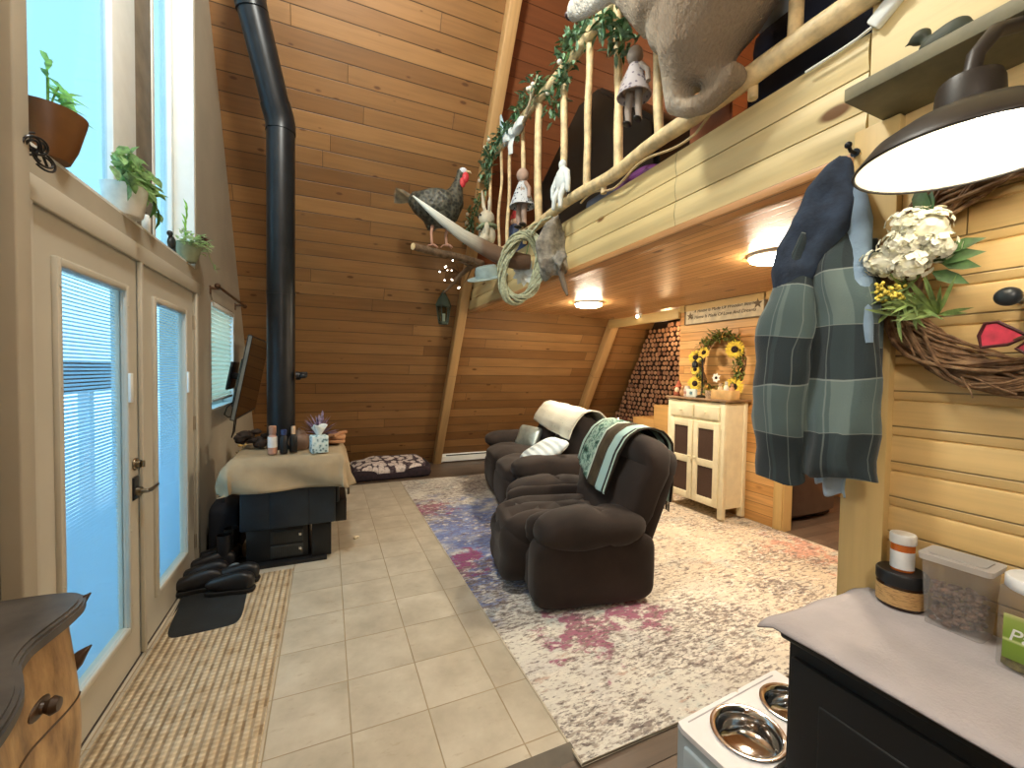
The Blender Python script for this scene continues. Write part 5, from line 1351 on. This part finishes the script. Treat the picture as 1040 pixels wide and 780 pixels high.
# ------------------------------------------------------------------ animal mount leaning over the railing
dm = T('animal_mount', 'grey-tan taxidermied animal with pale throat leaning over the loft railing', 'animal mount', (1.50, 1.45, 2.80))
O = V((1.50, 1.45, 2.80))
b = B()
def blob(P, seg=16): b.tube([V(p[:3]) - O for p in P], [p[3] for p in P], seg)
def ball(p, r): b.ell(V(p) - O, r if isinstance(r, tuple) else (r, r, r), nu=18, nv=12)
blob([(1.56, 1.05, 3.50, .21), (1.55, 1.13, 3.36, .23), (1.53, 1.24, 3.20, .235), (1.50, 1.36, 3.03, .22), (1.49, 1.40, 2.90, .16), (1.49, 1.43, 2.79, .09)])
blob([(1.53, 1.22, 3.30, .22), (1.46, 1.44, 3.22, .19), (1.43, 1.56, 3.27, .165), (1.40, 1.66, 3.40, .145), (1.38, 1.75, 3.50, .12), (1.37, 1.84, 3.57, .105)])
ball((1.45, 1.46, 3.12), (.13, .17, .17)); ball((1.47, 1.45, 2.97), (.10, .11, .14)); ball((1.375, 1.82, 3.57), (.10, .13, .105))
blob([(1.375, 1.82, 3.585, .10), (1.36, 1.95, 3.605, .082), (1.345, 2.07, 3.625, .063), (1.335, 2.17, 3.637, .054), (1.333, 2.215, 3.642, .042)])
blob([(1.37, 1.83, 3.52, .06), (1.35, 2.0, 3.555, .05), (1.338, 2.14, 3.59, .036)])
blob([(1.46, 1.44, 2.98, .12), (1.475, 1.475, 2.85, .085), (1.49, 1.50, 2.745, .055), (1.50, 1.44, 2.705, .045), (1.515, 1.36, 2.69, .045), (1.53, 1.28, 2.70, .04)])
blob([(1.55, 1.38, 2.96, .12), (1.55, 1.36, 2.82, .085), (1.545, 1.31, 2.745, .055), (1.535, 1.22, 2.735, .045)])
for v in b.bm.verts: v.co += noise.noise_vector(v.co * 9) * .018 + noise.noise_vector(v.co * 22) * .006
def fur_mat():
    t = NT('tan_fur'); o = t.obj(); x, y, z = t.sep(o)
    k = t.math('ADD', t.math('MULTIPLY', y, 1.9), t.math('MULTIPLY', z, -.75))      # 0 on the flank, 1 on the throat and chest front
    k = t.math('ADD', k, t.math('MULTIPLY', t.noise(o, 7.0, 4), .5))
    c = t.ramp(k, [(.1, (142, 126, 106)), (.36, (178, 164, 144)), (.6, (222, 220, 210))])
    f = t.noise(t.xyz(t.math('MULTIPLY', x, 90.0), t.math('MULTIPLY', y, 90.0), t.math('MULTIPLY', z, 22.0)), 1.0, 3)
    c = t.mix(t.step(f, .4, .7, 0, .25), c, (112, 98, 82))
    return t.bsdf(c, .95, 0, t.bump(f, .02, .8), Sheen_Weight=.1)
done('body', b, fur_mat(), dm, remesh=.016)
done('nose', B().ell(V((1.332, 2.235, 3.65)) - O, (.034, .022, .026)), M('dark_nose', (58, 44, 46), .35), dm)
for s in (-1, 1):
    done('eye', B().ell(V((1.372 + s * .082, 1.86, 3.62)) - O, (.014, .018, .017)), m_black, dm)
    done('ear', B().tube([V((1.385 + s * .07, 1.74, 3.67)) - O, V((1.39 + s * .13, 1.68, 3.74)) - O, V((1.39 + s * .18, 1.63, 3.83)) - O], [(.02, .03), (.02, .055), (.004, .008)], 12), M('ear_fur', (150, 132, 110), .95), dm)

# ------------------------------------------------------------------ dolls, toys and hanging things on the railing
def doll(name, loc, rz, h, label, cat, bodym, limbm, dressm, legs=True, headm=None, rot=None):
    t = T(name, label, cat, loc, rot or (0, 0, rz))
    s = h
    done('head', B().ell((0, 0, .84 * s), (.10 * s, .10 * s, .115 * s)), headm or limbm, t)
    done('torso', B().lathe([(0, .42 * s), (.15 * s, .42 * s), (.12 * s, .58 * s), (.07 * s, .72 * s), (.04 * s, .76 * s), (0, .77 * s)], seg=16), bodym, t)
    if dressm: done('dress', B().lathe([(.075 * s, .72 * s), (.13 * s, .55 * s), (.21 * s, .34 * s), (.2 * s, .335 * s), (.12 * s, .55 * s), (.06 * s, .71 * s)], seg=20).jitter(.012 * s, 12), dressm, t)
    for q in (-1, 1):
        done('arm', B().tube([(0, q * .08 * s, .70 * s), (0, q * .18 * s, .58 * s), (-.01, q * .21 * s, .42 * s)], [.035 * s, .032 * s, .03 * s], 10), limbm, t)
        if legs:
            done('leg', B().tube([(0, q * .07 * s, .42 * s), (-.02 * s, q * .075 * s, .2 * s), (0, q * .075 * s, .03 * s)], [.05 * s, .045 * s, .035 * s], 10), limbm, t)
            done('shoe', B().ell((-.03 * s, q * .075 * s, .03 * s), (.075 * s, .045 * s, .03 * s)), m_black, t)
    return t
def floral(name, a, c):
    t = NT(name); f = t.vor(t.obj(), 36.0)[0]; return t.bsdf(t.mix(t.step(f, .25, .4), c, a), .9)
m_stocking = M('grey_stocking', (160, 148, 138), .9, var=.1)
doll('doll', (1.60, 1.95, 2.92), R(15), .46, 'grey floral doll with dark shoes hanging between balusters behind the animal mount', 'doll', m_stocking, m_stocking, floral('grey_floral', (176, 170, 172), (112, 104, 118)))
doll('doll', (1.56, 3.36, 2.76), R(10), .54, 'doll in blue and white patterned dress on the lower rail behind the rope coil', 'doll', m_stocking, M('pinkish_knit', (170, 146, 132), .9, var=.15), floral('blue_floral', (196, 204, 210), (52, 64, 84)))
rb = T('plush_rabbit', 'pale plush rabbit with long thin ears sitting at the far end of the railing', 'plush toy', (1.52, 4.10, 2.80))
m_pl = M('plush_cream', (206, 200, 178), .95, var=.12, bump=.3, bscale=90)
b = B().ell((0, 0, .10), (.08, .085, .11)).ell((-.02, 0, .27), (.085, .09, .085)).ell((-.07, .07, .04), (.06, .04, .04)).ell((-.07, -.07, .04), (.06, .04, .04)).ell((-.05, .09, .14), (.03, .03, .07)).ell((-.05, -.09, .14), (.03, .03, .07))
done('body', b, m_pl, rb, remesh=.012)
for s, e in ((-1, (-.01, -.06, .47)), (1, (-.03, .13, .60))): done('ear', B().tube([(-.01, s * .04, .33), ((-.01 + e[0]) / 2, (s * .05 + e[1]) / 2, .42), e], [.014, .02, .008], 8), m_pl, rb)
for s in (-1, 1): done('eye', B().ell((-.098, s * .035, .285), (.01, .012, .012)), m_black, rb)
done('scarf', B().tube([(.075 * math.cos(2 * PI * k / 20), .078 * math.sin(2 * PI * k / 20), .19) for k in range(20)], .02, 8, closed=True), M('sage_scarf', (132, 148, 118), .9), rb)
done('bow', B().ell((-.10, .03, .17), (.02, .04, .02)).ell((-.10, -.03, .17), (.02, .04, .02)), M('sage_scarf', (132, 148, 118), .9), rb)
wd = T('cloth_doll', 'limp white cloth doll draped over the lower rail near the middle', 'doll', (1.575, 2.70, 2.70))
b = B().sq((0, 0, .27), (.04, .085, .10), .7, fn=lambda p: p + V((0, noise.noise(p * 25) * .01, 0))).ell((0, .0, .40), (.035, .04, .045)).tube([(0, .07, .32), (-.02, .12, .22), (-.02, .13, .12)], [.03, .028, .02], 10).tube([(0, -.07, .32), (-.02, -.12, .2), (-.02, -.13, .1)], [.03, .028, .02], 10).tube([(0, .04, .2), (-.045, .05, .1), (-.05, .06, .0)], [.03, .026, .02], 10).tube([(0, -.04, .2), (-.045, -.05, .09), (-.05, -.06, -.02)], [.03, .026, .02], 10)
done('body', b, m_whitecloth, wd, remesh=.01); wd.scale = (.85, .85, .8)
gm = T('gnome_figurine', 'dark blue figurine with red pointed hat behind the railing', 'figurine', (1.80, 4.02, 2.66))
done('body', B().lathe([(0, 0), (.11, 0), (.12, .1), (.09, .3), (.06, .36), (0, .37)], seg=18), M('gnome_blue', (44, 64, 96), .6), gm)
done('head', B().ell((0, 0, .40), (.06, .06, .06)), M('gnome_face', (206, 168, 140), .6), gm)
done('hat', B().lathe([(0, .66), (.012, .62), (.04, .5), (.068, .42), (0, .42)], seg=18), M('gnome_red', (164, 40, 40), .7), gm)
# coil of rope
rp = T('rope_coil', 'coil of stiff pale green-grey rope hanging from the end of the lower rail', 'rope', (1.42, 3.05, 2.33))
ux, uy = V((.914, -.405, 0)), V((0, 0, 1)); nn = V((.405, .914, 0))
m_rope = M('lariat', (168, 174, 146), .6, var=.2, scale=40, bump=.4, bscale=200)
b = B()
for k in range(17):
    P = []; ph = U(0, 6.28); dx = U(-.02, .02); tl = U(-.05, .05); sr_ = 1 + U(-.10, .10); tw2 = random.choice((2, 3))
    for i in range(44):
        a = 2 * PI * i / 44; w = .028
        rx = (.15 + w * math.cos(ph + tw2 * a)) * sr_; rz = (.25 + w * math.cos(ph + tw2 * a)) * (1 + .5 * (sr_ - 1))
        P.append(ux * (rx * math.cos(a) + dx) + uy * (rz * math.sin(a) + .06 * math.cos(a)) + nn * (w * math.sin(ph + tw2 * a)))
    b.tube(P, .0085, 7, closed=True)
done('coil', b, m_rope, rp)
b = B().tube([(.05, -.06, .26), (.12, -.10, .36), (.22, -.1, .41), (.25, -.05, .40)], .009, 8).tube([(.02, -.0, .26), (.10, .05, .36), (.20, .10, .42), (.24, .16, .43)], .009, 8)
done('hanging_loop', b, m_rope, rp)
# curved horn
hn = T('curved_horn', 'long curved horn, pale at the tip and brown at the base, beside the rope coil', 'horn', (1.5, 3.12, 2.38))
P = [V(p) - V((1.5, 3.12, 2.38)) for p in ((1.52, 3.11, 2.40), (1.42, 3.13, 2.40), (1.28, 3.16, 2.43), (1.12, 3.19, 2.50), (.97, 3.21, 2.57), (.82, 3.24, 2.67), (.70, 3.27, 2.76), (.60, 3.30, 2.842))]
def horn_mat():
    t = NT('horn'); u, v, _ = t.sep(t.uv()); c = t.ramp(t.math('ADD', u, t.math('MULTIPLY', t.noise(t.obj(), 6.0), .2)), [(.1, (96, 74, 58)), (.5, (112, 90, 72)), (.68, (186, 186, 172)), (1.0, (214, 222, 214))])
    g = t.noise(t.xyz(t.math('MULTIPLY', u, 3.0), t.math('MULTIPLY', v, 160.0)), 1.0, 3); return t.bsdf(t.mix(t.step(g, .45, .7, 0, .3), c, (74, 58, 46)), .4, 0, t.bump(g, .004, .4))
done('horn', B().tube(P, [(.06, .04), (.072, .045), (.07, .045), (.06, .04), (.048, .032), (.036, .025), (.022, .016), (.005, .004)], 20, up=(0, 1, 0)), horn_mat(), hn)
# perch and turkey
pr = T('perch_branch', 'branch perch reaching out from the railing under the turkey', 'branch', (1.5, 4.5, 2.72))
P, Rr = wob(V((.765, 4.15, 2.700)) - V((1.5, 4.5, 2.72)), V((1.62, 4.56, 2.72)) - V((1.5, 4.5, 2.72)), .036, .044, 12, .01, seed=8)
done('limb', B().tube(P, Rr, 12), M('grey_bark', (112, 92, 72), .8, var=.25, scale=18, bump=.5, bscale=40), pr)
done('sawn_end', B().tube([P[0] + (P[0] - P[1]).normalized() * .004, P[0]], .033, 12), m_bark, pr)
P, Rr = wob((.02, -.02, .0), (-.26, .35, -.30), .04, .012, 10, .03, seed=2); done('limb', B().tube(P, Rr, 10), M('grey_bark', (112, 92, 72), .8), pr)
for k in range(4):
    P, Rr = wob((-.05 + .02 * k, .02, -.05), (-.2 + .06 * k, .15 + .05 * k, .12 - .1 * k), .012, .003, 8, .02, seed=k); done('twig', B().tube(P, Rr, 6), M('grey_bark', (112, 92, 72), .8), pr)
tk = T('turkey_mount', 'dark taxidermied turkey with red wattle standing on the branch perch', 'turkey', (1.03, 4.27, 2.755))
O = V((1.03, 4.27, 2.755))
m_feather = NT('turkey_feather'); _o = m_feather.obj(); _v = m_feather.vor(_o, 30.0)
m_feather = m_feather.bsdf(m_feather.ramp(m_feather.math('ADD', _v[0], m_feather.math('MULTIPLY', m_feather.noise(_o, 9.0), .5)), [(.25, (34, 36, 34)), (.6, (52, 56, 52)), (.9, (92, 92, 80))]), .5, .1, m_feather.bump(_v[0], .012, .6))
b = B()
def tb2(P, seg=18): b.tube([V(p[:3]) - O for p in P], [p[3] for p in P], seg)
tb2([(.76, 4.33, 3.24, .06), (.84, 4.31, 3.20, .12), (.93, 4.28, 3.17, .165), (1.03, 4.25, 3.15, .185), (1.12, 4.21, 3.17, .17), (1.17, 4.19, 3.24, .12), (1.195, 4.17, 3.33, .07), (1.215, 4.16, 3.42, .045), (1.225, 4.15, 3.47, .04)])
b.ell(V((1.05, 4.24, 3.12)) - O, (.18, .17, .17)); b.ell(V((1.235, 4.14, 3.50)) - O, (.05, .045, .045)); tb2([(.98, 4.34, 3.05, .09), (.98, 4.33, 2.95, .045)], 12); tb2([(1.10, 4.22, 3.03, .09), (1.11, 4.21, 2.95, .045)], 12)
done('body', b, m_feather, tk, remesh=.014)
m_head = M('turkey_head', (206, 214, 226), .5, var=.1); m_red = M('wattle_red', (206, 62, 70), .5, var=.15)
done('face', B().ell(V((1.25, 4.128, 3.512)) - O, (.045, .042, .036)), m_head, tk)
done('beak', B().tube([V((1.28, 4.10, 3.505)) - O, V((1.305, 4.075, 3.495)) - O, V((1.318, 4.06, 3.475)) - O], [.015, .011, .003], 8), M('beak', (190, 170, 130), .5), tk)
done('wattle', B().ell(V((1.272, 4.11, 3.45)) - O, (.036, .03, .055)).ell(V((1.245, 4.125, 3.40)) - O, (.034, .03, .05)), m_red, tk)
b = B()
for k in range(13):
    a = R(-50 + 100 * k / 12); d = V((-.95, .22, .18)); side = V((.2, .5, .9)).cross(d).normalized(); upv = d.cross(side).normalized()
    dd = (d + (side * .25 + V((0, 0, 1)) * .75) * math.sin(a) * .55).normalized(); b.leaf(V((.80, 4.32, 3.22)) - O, dd, .21, .06, up=(.3, -1, .2), droop=.05)
done('tail_feathers', b, M('tail_brown', (92, 82, 62), .6, var=.35, scale=20), tk)
for s in (-1, 1):
    c = V((.99, 4.26, 3.17)) - O + V((.04, .17, .0)) * (1 if s > 0 else 0) + V((-.03, -.165, 0)) * (1 if s < 0 else 0)
    done('wing', B().sq(c, (.17, .035, .11), .9, (0, R(-8), R(-12))), m_feather, tk)
for s, (x, y) in enumerate(((.975, 4.27), (1.135, 4.30))):
    zf = 2.762 + .03 * s
    lg = done('leg', B().tube([V((x + .01, y, 3.0)) - O, V((x - .008, y + .01, 2.90)) - O, V((x, y, zf + .01)) - O], [.022, .014, .013], 10), M('turkey_leg', (196, 150, 128), .6, var=.15), tk)
    b = B()
    for a in (-30, 15, 60, 195): b.tube([V((x, y, zf + .01)) - O, V((x + .035 * math.cos(R(a - 40)), y + .035 * math.sin(R(a - 40)), zf + .012)) - O, V((x + .062 * math.cos(R(a - 40)), y + .062 * math.sin(R(a - 40)), zf - .012)) - O], [.01, .009, .004], 8)
    done('foot', b, M('turkey_leg', (196, 150, 128), .6), lg)
# hanging pelt, hat, red bauble
pe = T('fur_pelt', 'grey fur pelt with a dangling foot hanging below the lower rail', 'pelt', (1.60, 2.80, 2.30))
b = B().tube([(.0, .02, .41), (-.01, .03, .30), (-.02, .04, .15), (-.01, .03, .02), (-.01, -.02, -.05)], [(.012, .03), (.035, .09), (.045, .13), (.05, .15), (.03, .07)], 20, up=(1, 0, 0)).ell((-.03, .10, .0), (.045, .09, .07)).ell((-.03, -.1, .03), (.045, .08, .07)); b.jitter(.045, 16)
done('fur', b, M('grey_fur', (132, 128, 118), .98, var=.3, scale=18, bump=.7, bscale=70), pe, remesh=.014)
done('foot', B().tube([(-.02, -.08, -.0), (-.02, -.11, -.10), (-.02, -.15, -.17)], [.03, .02, .022], 10).tube([(-.02, -.15, -.17), (-.03, -.21, -.25)], [.022, .008], 10), M('pelt_foot', (104, 92, 78), .8), pe)
ha = T('felt_hat', 'pale blue-grey brimmed hat below the end of the perch', 'hat', (1.50, 4.05, 2.46), (R(14), R(-18), 0))
done('brim', B().lathe([(0, 0), (.21, -.006), (.215, 0), (.21, .006), (0, .008)], seg=28), M('hat_felt', (160, 180, 180), .9, var=.08), ha)
done('crown', B().lathe([(.125, .0), (.118, .07), (.1, .11), (.05, .115), (0, .10)], seg=28), M('hat_felt', (160, 180, 180), .9), ha)
pk = T('bauble_cluster', 'white fabric flower with a red bauble inside the rope coil', 'ornament', (1.50, 3.20, 2.38))
done('bauble', B().ell((-.03, .06, .03), (.035, .035, .035)), M('bauble_red', (186, 28, 34), .3), pk)
b = B()
for k in range(9):
    a = 2 * PI * k / 9; b.leaf((0, -.04, -.06), (.6 * math.cos(a) - .2, -.5 * math.cos(a), math.sin(a)), .11, .07, up=(-.4, -1, 0))
done('petals', b, m_whitecloth, pk)
done('stem', B().tube([(.0, .0, -.04), (.06, .06, .12), (.12, .1, .34)], .005, 6), m_green, pk)
tl_ = T('twinkle_lights', 'sprig of tiny white lights below the perch, in front of the slanted wall', 'string lights', (1.42, 4.75, 2.62))
b = B()
ends = []
for k in range(11):
    e = V((U(-.22, .05), U(-.05, .35), U(-.16, .18))); b.tube([(0, 0, 0), e * .5 + V((0, 0, .03)), e], .003, 5); ends.append(e)
done('twigs', b, m_brown, tl_)
for e in ends: done('bulb', B().ell(e, (.009, .009, .009), nu=8, nv=6), emit('white_twinkle', (255, 240, 220), 6), tl_)
lt = T('wall_lantern', 'old green-grey metal lantern on the slanted wall beside the rafter', 'lantern', (1.345, 5.22, 2.08))
m_lan = M('lantern_metal', (70, 84, 74), .6, metal=.3, var=.25)
b = B().lathe([(0, .0), (.05, .0), (.06, .02), (.05, .03), (0, .03)], seg=6).lathe([(.085, .20), (.09, .215), (.06, .29), (.03, .34), (.02, .36), (0, .365)], seg=6)
for k in range(6): b.tube([(.052 * math.cos(PI / 3 * k), .052 * math.sin(PI / 3 * k), .02), (.078 * math.cos(PI / 3 * k), .078 * math.sin(PI / 3 * k), .21)], .006, 6)
done('frame', b, m_lan, lt)
done('glass', B().lathe([(.048, .03), (.072, .20)], seg=6), glass('lantern_glass', (210, 226, 224), .1), lt, smooth=False)
done('candle', B().lathe([(0, .03), (.02, .03), (.02, .12), (0, .12)], seg=12), M('lantern_candle', (226, 222, 206), .5), lt)
lt.scale = (1.15, 1.15, 1.12)
done('bracket', B().tube([(0, 0, .36), (0, .02, .41), (0, .10, .40), (0, .17, .34)], .009, 8), m_lan, lt)

# ------------------------------------------------------------------ things stored on the loft
eq = T('equipment_case', 'black angular case with silver rails standing on the loft', 'case', (2.3, 3.05, 2.655))
prof = [(1.05, .01), (1.0, .72), (.15, 1.22), (-.12, 1.20), (-.80, .58), (-.86, .01)]
b = B(); b.prism(prof, 0, -.28, .30); bmesh.ops.bevel(b.bm, geom=list(b.bm.edges), offset=.03, segments=2, affect='EDGES')
done('cover', b, M('black_nylon', (11, 12, 14), .35, var=.2), eq)
for (y0, z0, y1, z1) in ((.92, .35, -.72, .42), (.55, .62, .42, .18)): done('rail', B().tube([(-.285, y0, z0), (-.29, (y0 + y1) / 2, (z0 + z1) / 2), (-.285, y1, z1)], .012, 8), m_chrome, eq)
done('strap', B().box((-.284, .0, .2), (.01, 1.6, .05), bev=.003), M('strap_grey', (92, 92, 88), .7), eq)
ba = T('daybed', 'dark navy upholstered daybed at the near end of the loft', 'daybed', (2.35, 1.12, 2.655))
m_nv = M('navy_upholstery', (30, 38, 60), .85, var=.1, bump=.2, bscale=120)
done('base', B().box((-.05, 0, .15), (.95, .60, .26), bev=.03), m_nv, ba); done('mattress', B().sq((-.05, 0, .36), (.49, .31, .10), .25, nu=36, nv=12, e2=.4), m_nv, ba)
done('backrest', B().sq((.36, 0, .62), (.12, .31, .30), .3, nu=30, nv=14, e2=.35), m_nv, ba)
for y in (-.25, .25): 
    for x in (-.46, .34): done('foot', B().cyl((x, y, 0), .025, .04, 12), m_brown, ba)
tag(done('bed_pillow', B().sq((0, 0, 0), (.16, .22, .075), .35, (0, R(-16), 0), nu=30, nv=12, e2=.8), M('light_grey_pillow', (176, 188, 196), .9, var=.05), loc=(1.99, 1.22, 3.215)), 'light grey pillow lying on the navy daybed', 'pillow')
b = B().sq((0, 0, .055), (.12, .24, .055), .6, nu=30, nv=14, e2=.8, fn=lambda p: p + V((0, 0, noise.noise(p * 14) * .03)))
tag(done('purple_cushion', b, M('purple_satin', (98, 50, 112), .35, var=.2, scale=8), loc=(1.86, 2.16, 2.66)), 'shiny purple cushion behind the lower rail of the loft', 'cushion')
tag(done('folded_blanket', B().sq((0, 0, .04), (.10, .15, .04), .3, nu=24, nv=8, e2=.5), M('greyblue_blanket', (122, 132, 152), .9), loc=(1.80, 2.45, 2.66)), 'grey-blue folded blanket beside the purple cushion', 'blanket')
tag(done('cutting_board', B().box((0, 0, .11), (.02, .24, .22), bev=.003), M('terracotta_wood', (150, 92, 62), .6, var=.1), loc=(1.76, 1.56, 2.655)), 'reddish-brown wooden board standing on the loft edge below the animal mount', 'board')
b = B(); P = []
for k in range(60):
    t = k / 59; P.append((1.64 + .012 * math.sin(t * 9), 2.55 - 1.18 * t, 2.70 + .035 * math.sin(t * 14) * math.exp(-t) + (.06 * max(0, t - .85) / .15) - .02 * math.sin(PI * t)))
tag(done('thin_rope', b.tube(P, .007, 7), M('tan_rope', (196, 172, 128), .8)), 'thin tan rope lying along the top of the loft front', 'rope')
ps = T('power_strip', 'white power strip with cord on the upper near wall', 'power strip', (1.655, .775, 2.70), (R(52), 0, 0))
done('body', B().box((0, 0, .01), (.03, .05, .14), bev=.008), m_white, ps)
done('cord', B().tube([(0, 0, -.06), (.0, .02, -.10), (.0, .055, -.15), (0, .12, -.235)], .005, 8), m_white, ps)
b = B().sq((0, 0, .035), (.025, .055, .032), .8, (R(-14), 0, 0)).ell((0, .05, .075), (.02, .024, .02)).tube([(0, -.04, .03), (0, -.09, .02)], [.016, .006], 8).tube([(0, .07, .075), (0, .088, .072)], [.007, .002], 6)
tag(done('bird_figurine', b, M('dark_green_bird', (62, 70, 58), .6), loc=(1.50, .58, 2.367), remesh=.006), 'small dark bird figurine on the grey ledge above the lamp', 'figurine')

# ------------------------------------------------------------------ what shows through the glass outside
tag(done('floor_outside', B().box((-13.6, 8.0, -.12), (25.0, 44, .1)), M('porch_snow', (236, 240, 244), .9, var=.02, scale=2), grain=1), 'pale snowy ground outside the glazed doors', 'ground', None, 'structure')
oc = T('porch_planter', 'dark wooden planter box on a pale post outside the nearer door', 'planter', (-1.75, 4.38, -.07))
m_ob = M('porch_wood', (70, 58, 54), .7)
b = B().box((0, 0, 1.37), (.02, .62, .01))
for s in (-1, 1): b.box((s * .09, 0, 1.48), (.02, .62, .24), bev=.004).box((0, s * .30, 1.48), (.17, .02, .24), bev=.004)
done('box', b, m_ob, oc); done('post', B().box((0, 0, .68), (.07, .07, 1.37)).box((0, 0, .02), (.3, .3, .04)), M('pale_post', (216, 222, 228), .7), oc)
for i, (x, y, h) in enumerate(((-9.0, 9.5, 7.0), (-11.5, 21.0, 8.0))):
    tr = T('pine_tree', ['hazy pale tree outside through the left pane of the tall window', 'hazy pale tree outside through the right pane of the tall window'][i], 'tree', (x, y, -.07))
    done('trunk', B().tube([(0, 0, 0), (0, 0, h * .9)], [.16, .04], 10), M('trunk_grey', (150, 150, 150), .9), tr)
    b = B()
    for k in range(110):
        zz2 = h * (.2 + .8 * random.random()); w = (1 - zz2 / h) * h * .16 + .12; a = U(0, 6.28); b.leaf((0, 0, zz2), (math.cos(a), math.sin(a), -.25), w, w * .35)
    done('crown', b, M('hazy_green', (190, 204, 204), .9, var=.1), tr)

# things of one kind carry one group phrase
GROUPS = {'leaf_garland': 'leafy garlands on the loft railing', 'ceiling_light': 'round ceiling lights under the loft', 'doll': 'dolls on the loft railing', 'bottle': 'small bottles', 'dog_bowl': 'bowls of the dog feeder',
          'throw_pillow': 'pillows on the sofa', 'bird_figurine': 'little dark bird figurines', 'figurine': 'small figurines', 'pine_tree': 'trees outside the tall window', 'potted_plant': 'potted plants'}
for o in [x for x in C.objects if x.parent is None and 'label' in x and 'group' not in x]:
    g = GROUPS.get(o.name.split('.')[0])
    if g: o['group'] = g

# ------------------------------------------------------------------ light
def lamp(name, typ, loc, energy, col, size=.1, rot=(0, 0, 0)):
    l = bpy.data.lights.new(name, typ); l.energy = energy; l.color = lin(col)[:3]
    if typ == 'AREA': l.shape = 'DISK'; l.size = size
    else: l.shadow_soft_size = size
    o = bpy.data.objects.new(name, l); C.objects.link(o); o.location = loc; o.rotation_euler = rot; return o
lamp('rear_fill', 'POINT', (.15, -.6, 2.4), 80, (255, 248, 236), .18)  # unseen fill lamp added behind the camera to brighten the room
lamp('high_fill', 'POINT', (.0, 1.7, 4.7), 150, (252, 250, 238), .2)  # unseen lamp added overhead, standing in for window daylight on the loft front
lamp('loft_light', 'POINT', (4.4, 2.4, 4.2), 45, (255, 200, 150), .15)
lamp('kitchen_ceiling', 'POINT', (5.1, 1.6, 2.0), 30, (255, 238, 214), .12)
lamp('stair_light', 'POINT', (4.45, 4.6, 2.1), 6, (255, 214, 160), .06)
sun = bpy.data.lights.new('sun', 'SUN'); sun.energy = 5; sun.color = lin((176, 222, 255))[:3]; sun.angle = .02
so_ = bpy.data.objects.new('sun', sun); C.objects.link(so_); so_.rotation_euler = V((-.06, -.75, -.62)).to_track_quat('-Z', 'Y').to_euler()
W = bpy.data.worlds.new('World'); S.world = W; W.use_nodes = True
nt = W.node_tree; bg = nt.nodes['Background']; bg.inputs[0].default_value = lin((172, 224, 248)); bg.inputs[1].default_value = 1.4

# ------------------------------------------------------------------ camera
f_px, yaw, pitch, roll = 423.27, .41706, -.030697, .015679
fw = V((math.sin(yaw) * math.cos(pitch), math.cos(yaw) * math.cos(pitch), math.sin(pitch)))
rt = V((math.cos(yaw), -math.sin(yaw), 0)); up = rt.cross(fw)
r2 = rt * math.cos(roll) + up * math.sin(roll); u2 = up * math.cos(roll) - rt * math.sin(roll)
cam = bpy.data.cameras.new('Camera'); cam.sensor_width = 36; cam.lens = 36 * f_px / 1040; cam.clip_start = .02
co = bpy.data.objects.new('Camera', cam); C.objects.link(co)
co.matrix_world = Matrix(((r2.x, u2.x, -fw.x, 0), (r2.y, u2.y, -fw.y, 0), (r2.z, u2.z, -fw.z, 1.5), (0, 0, 0, 1)))
S.camera = co
S.view_settings.view_transform = 'Standard'; S.view_settings.look = 'None'
S.view_settings.exposure = .9; S.view_settings.gamma = 1; S.view_settings.use_curve_mapping = False
S.cycles.use_denoising = True
S.cycles.max_bounces = 8; S.cycles.transparent_max_bounces = 16
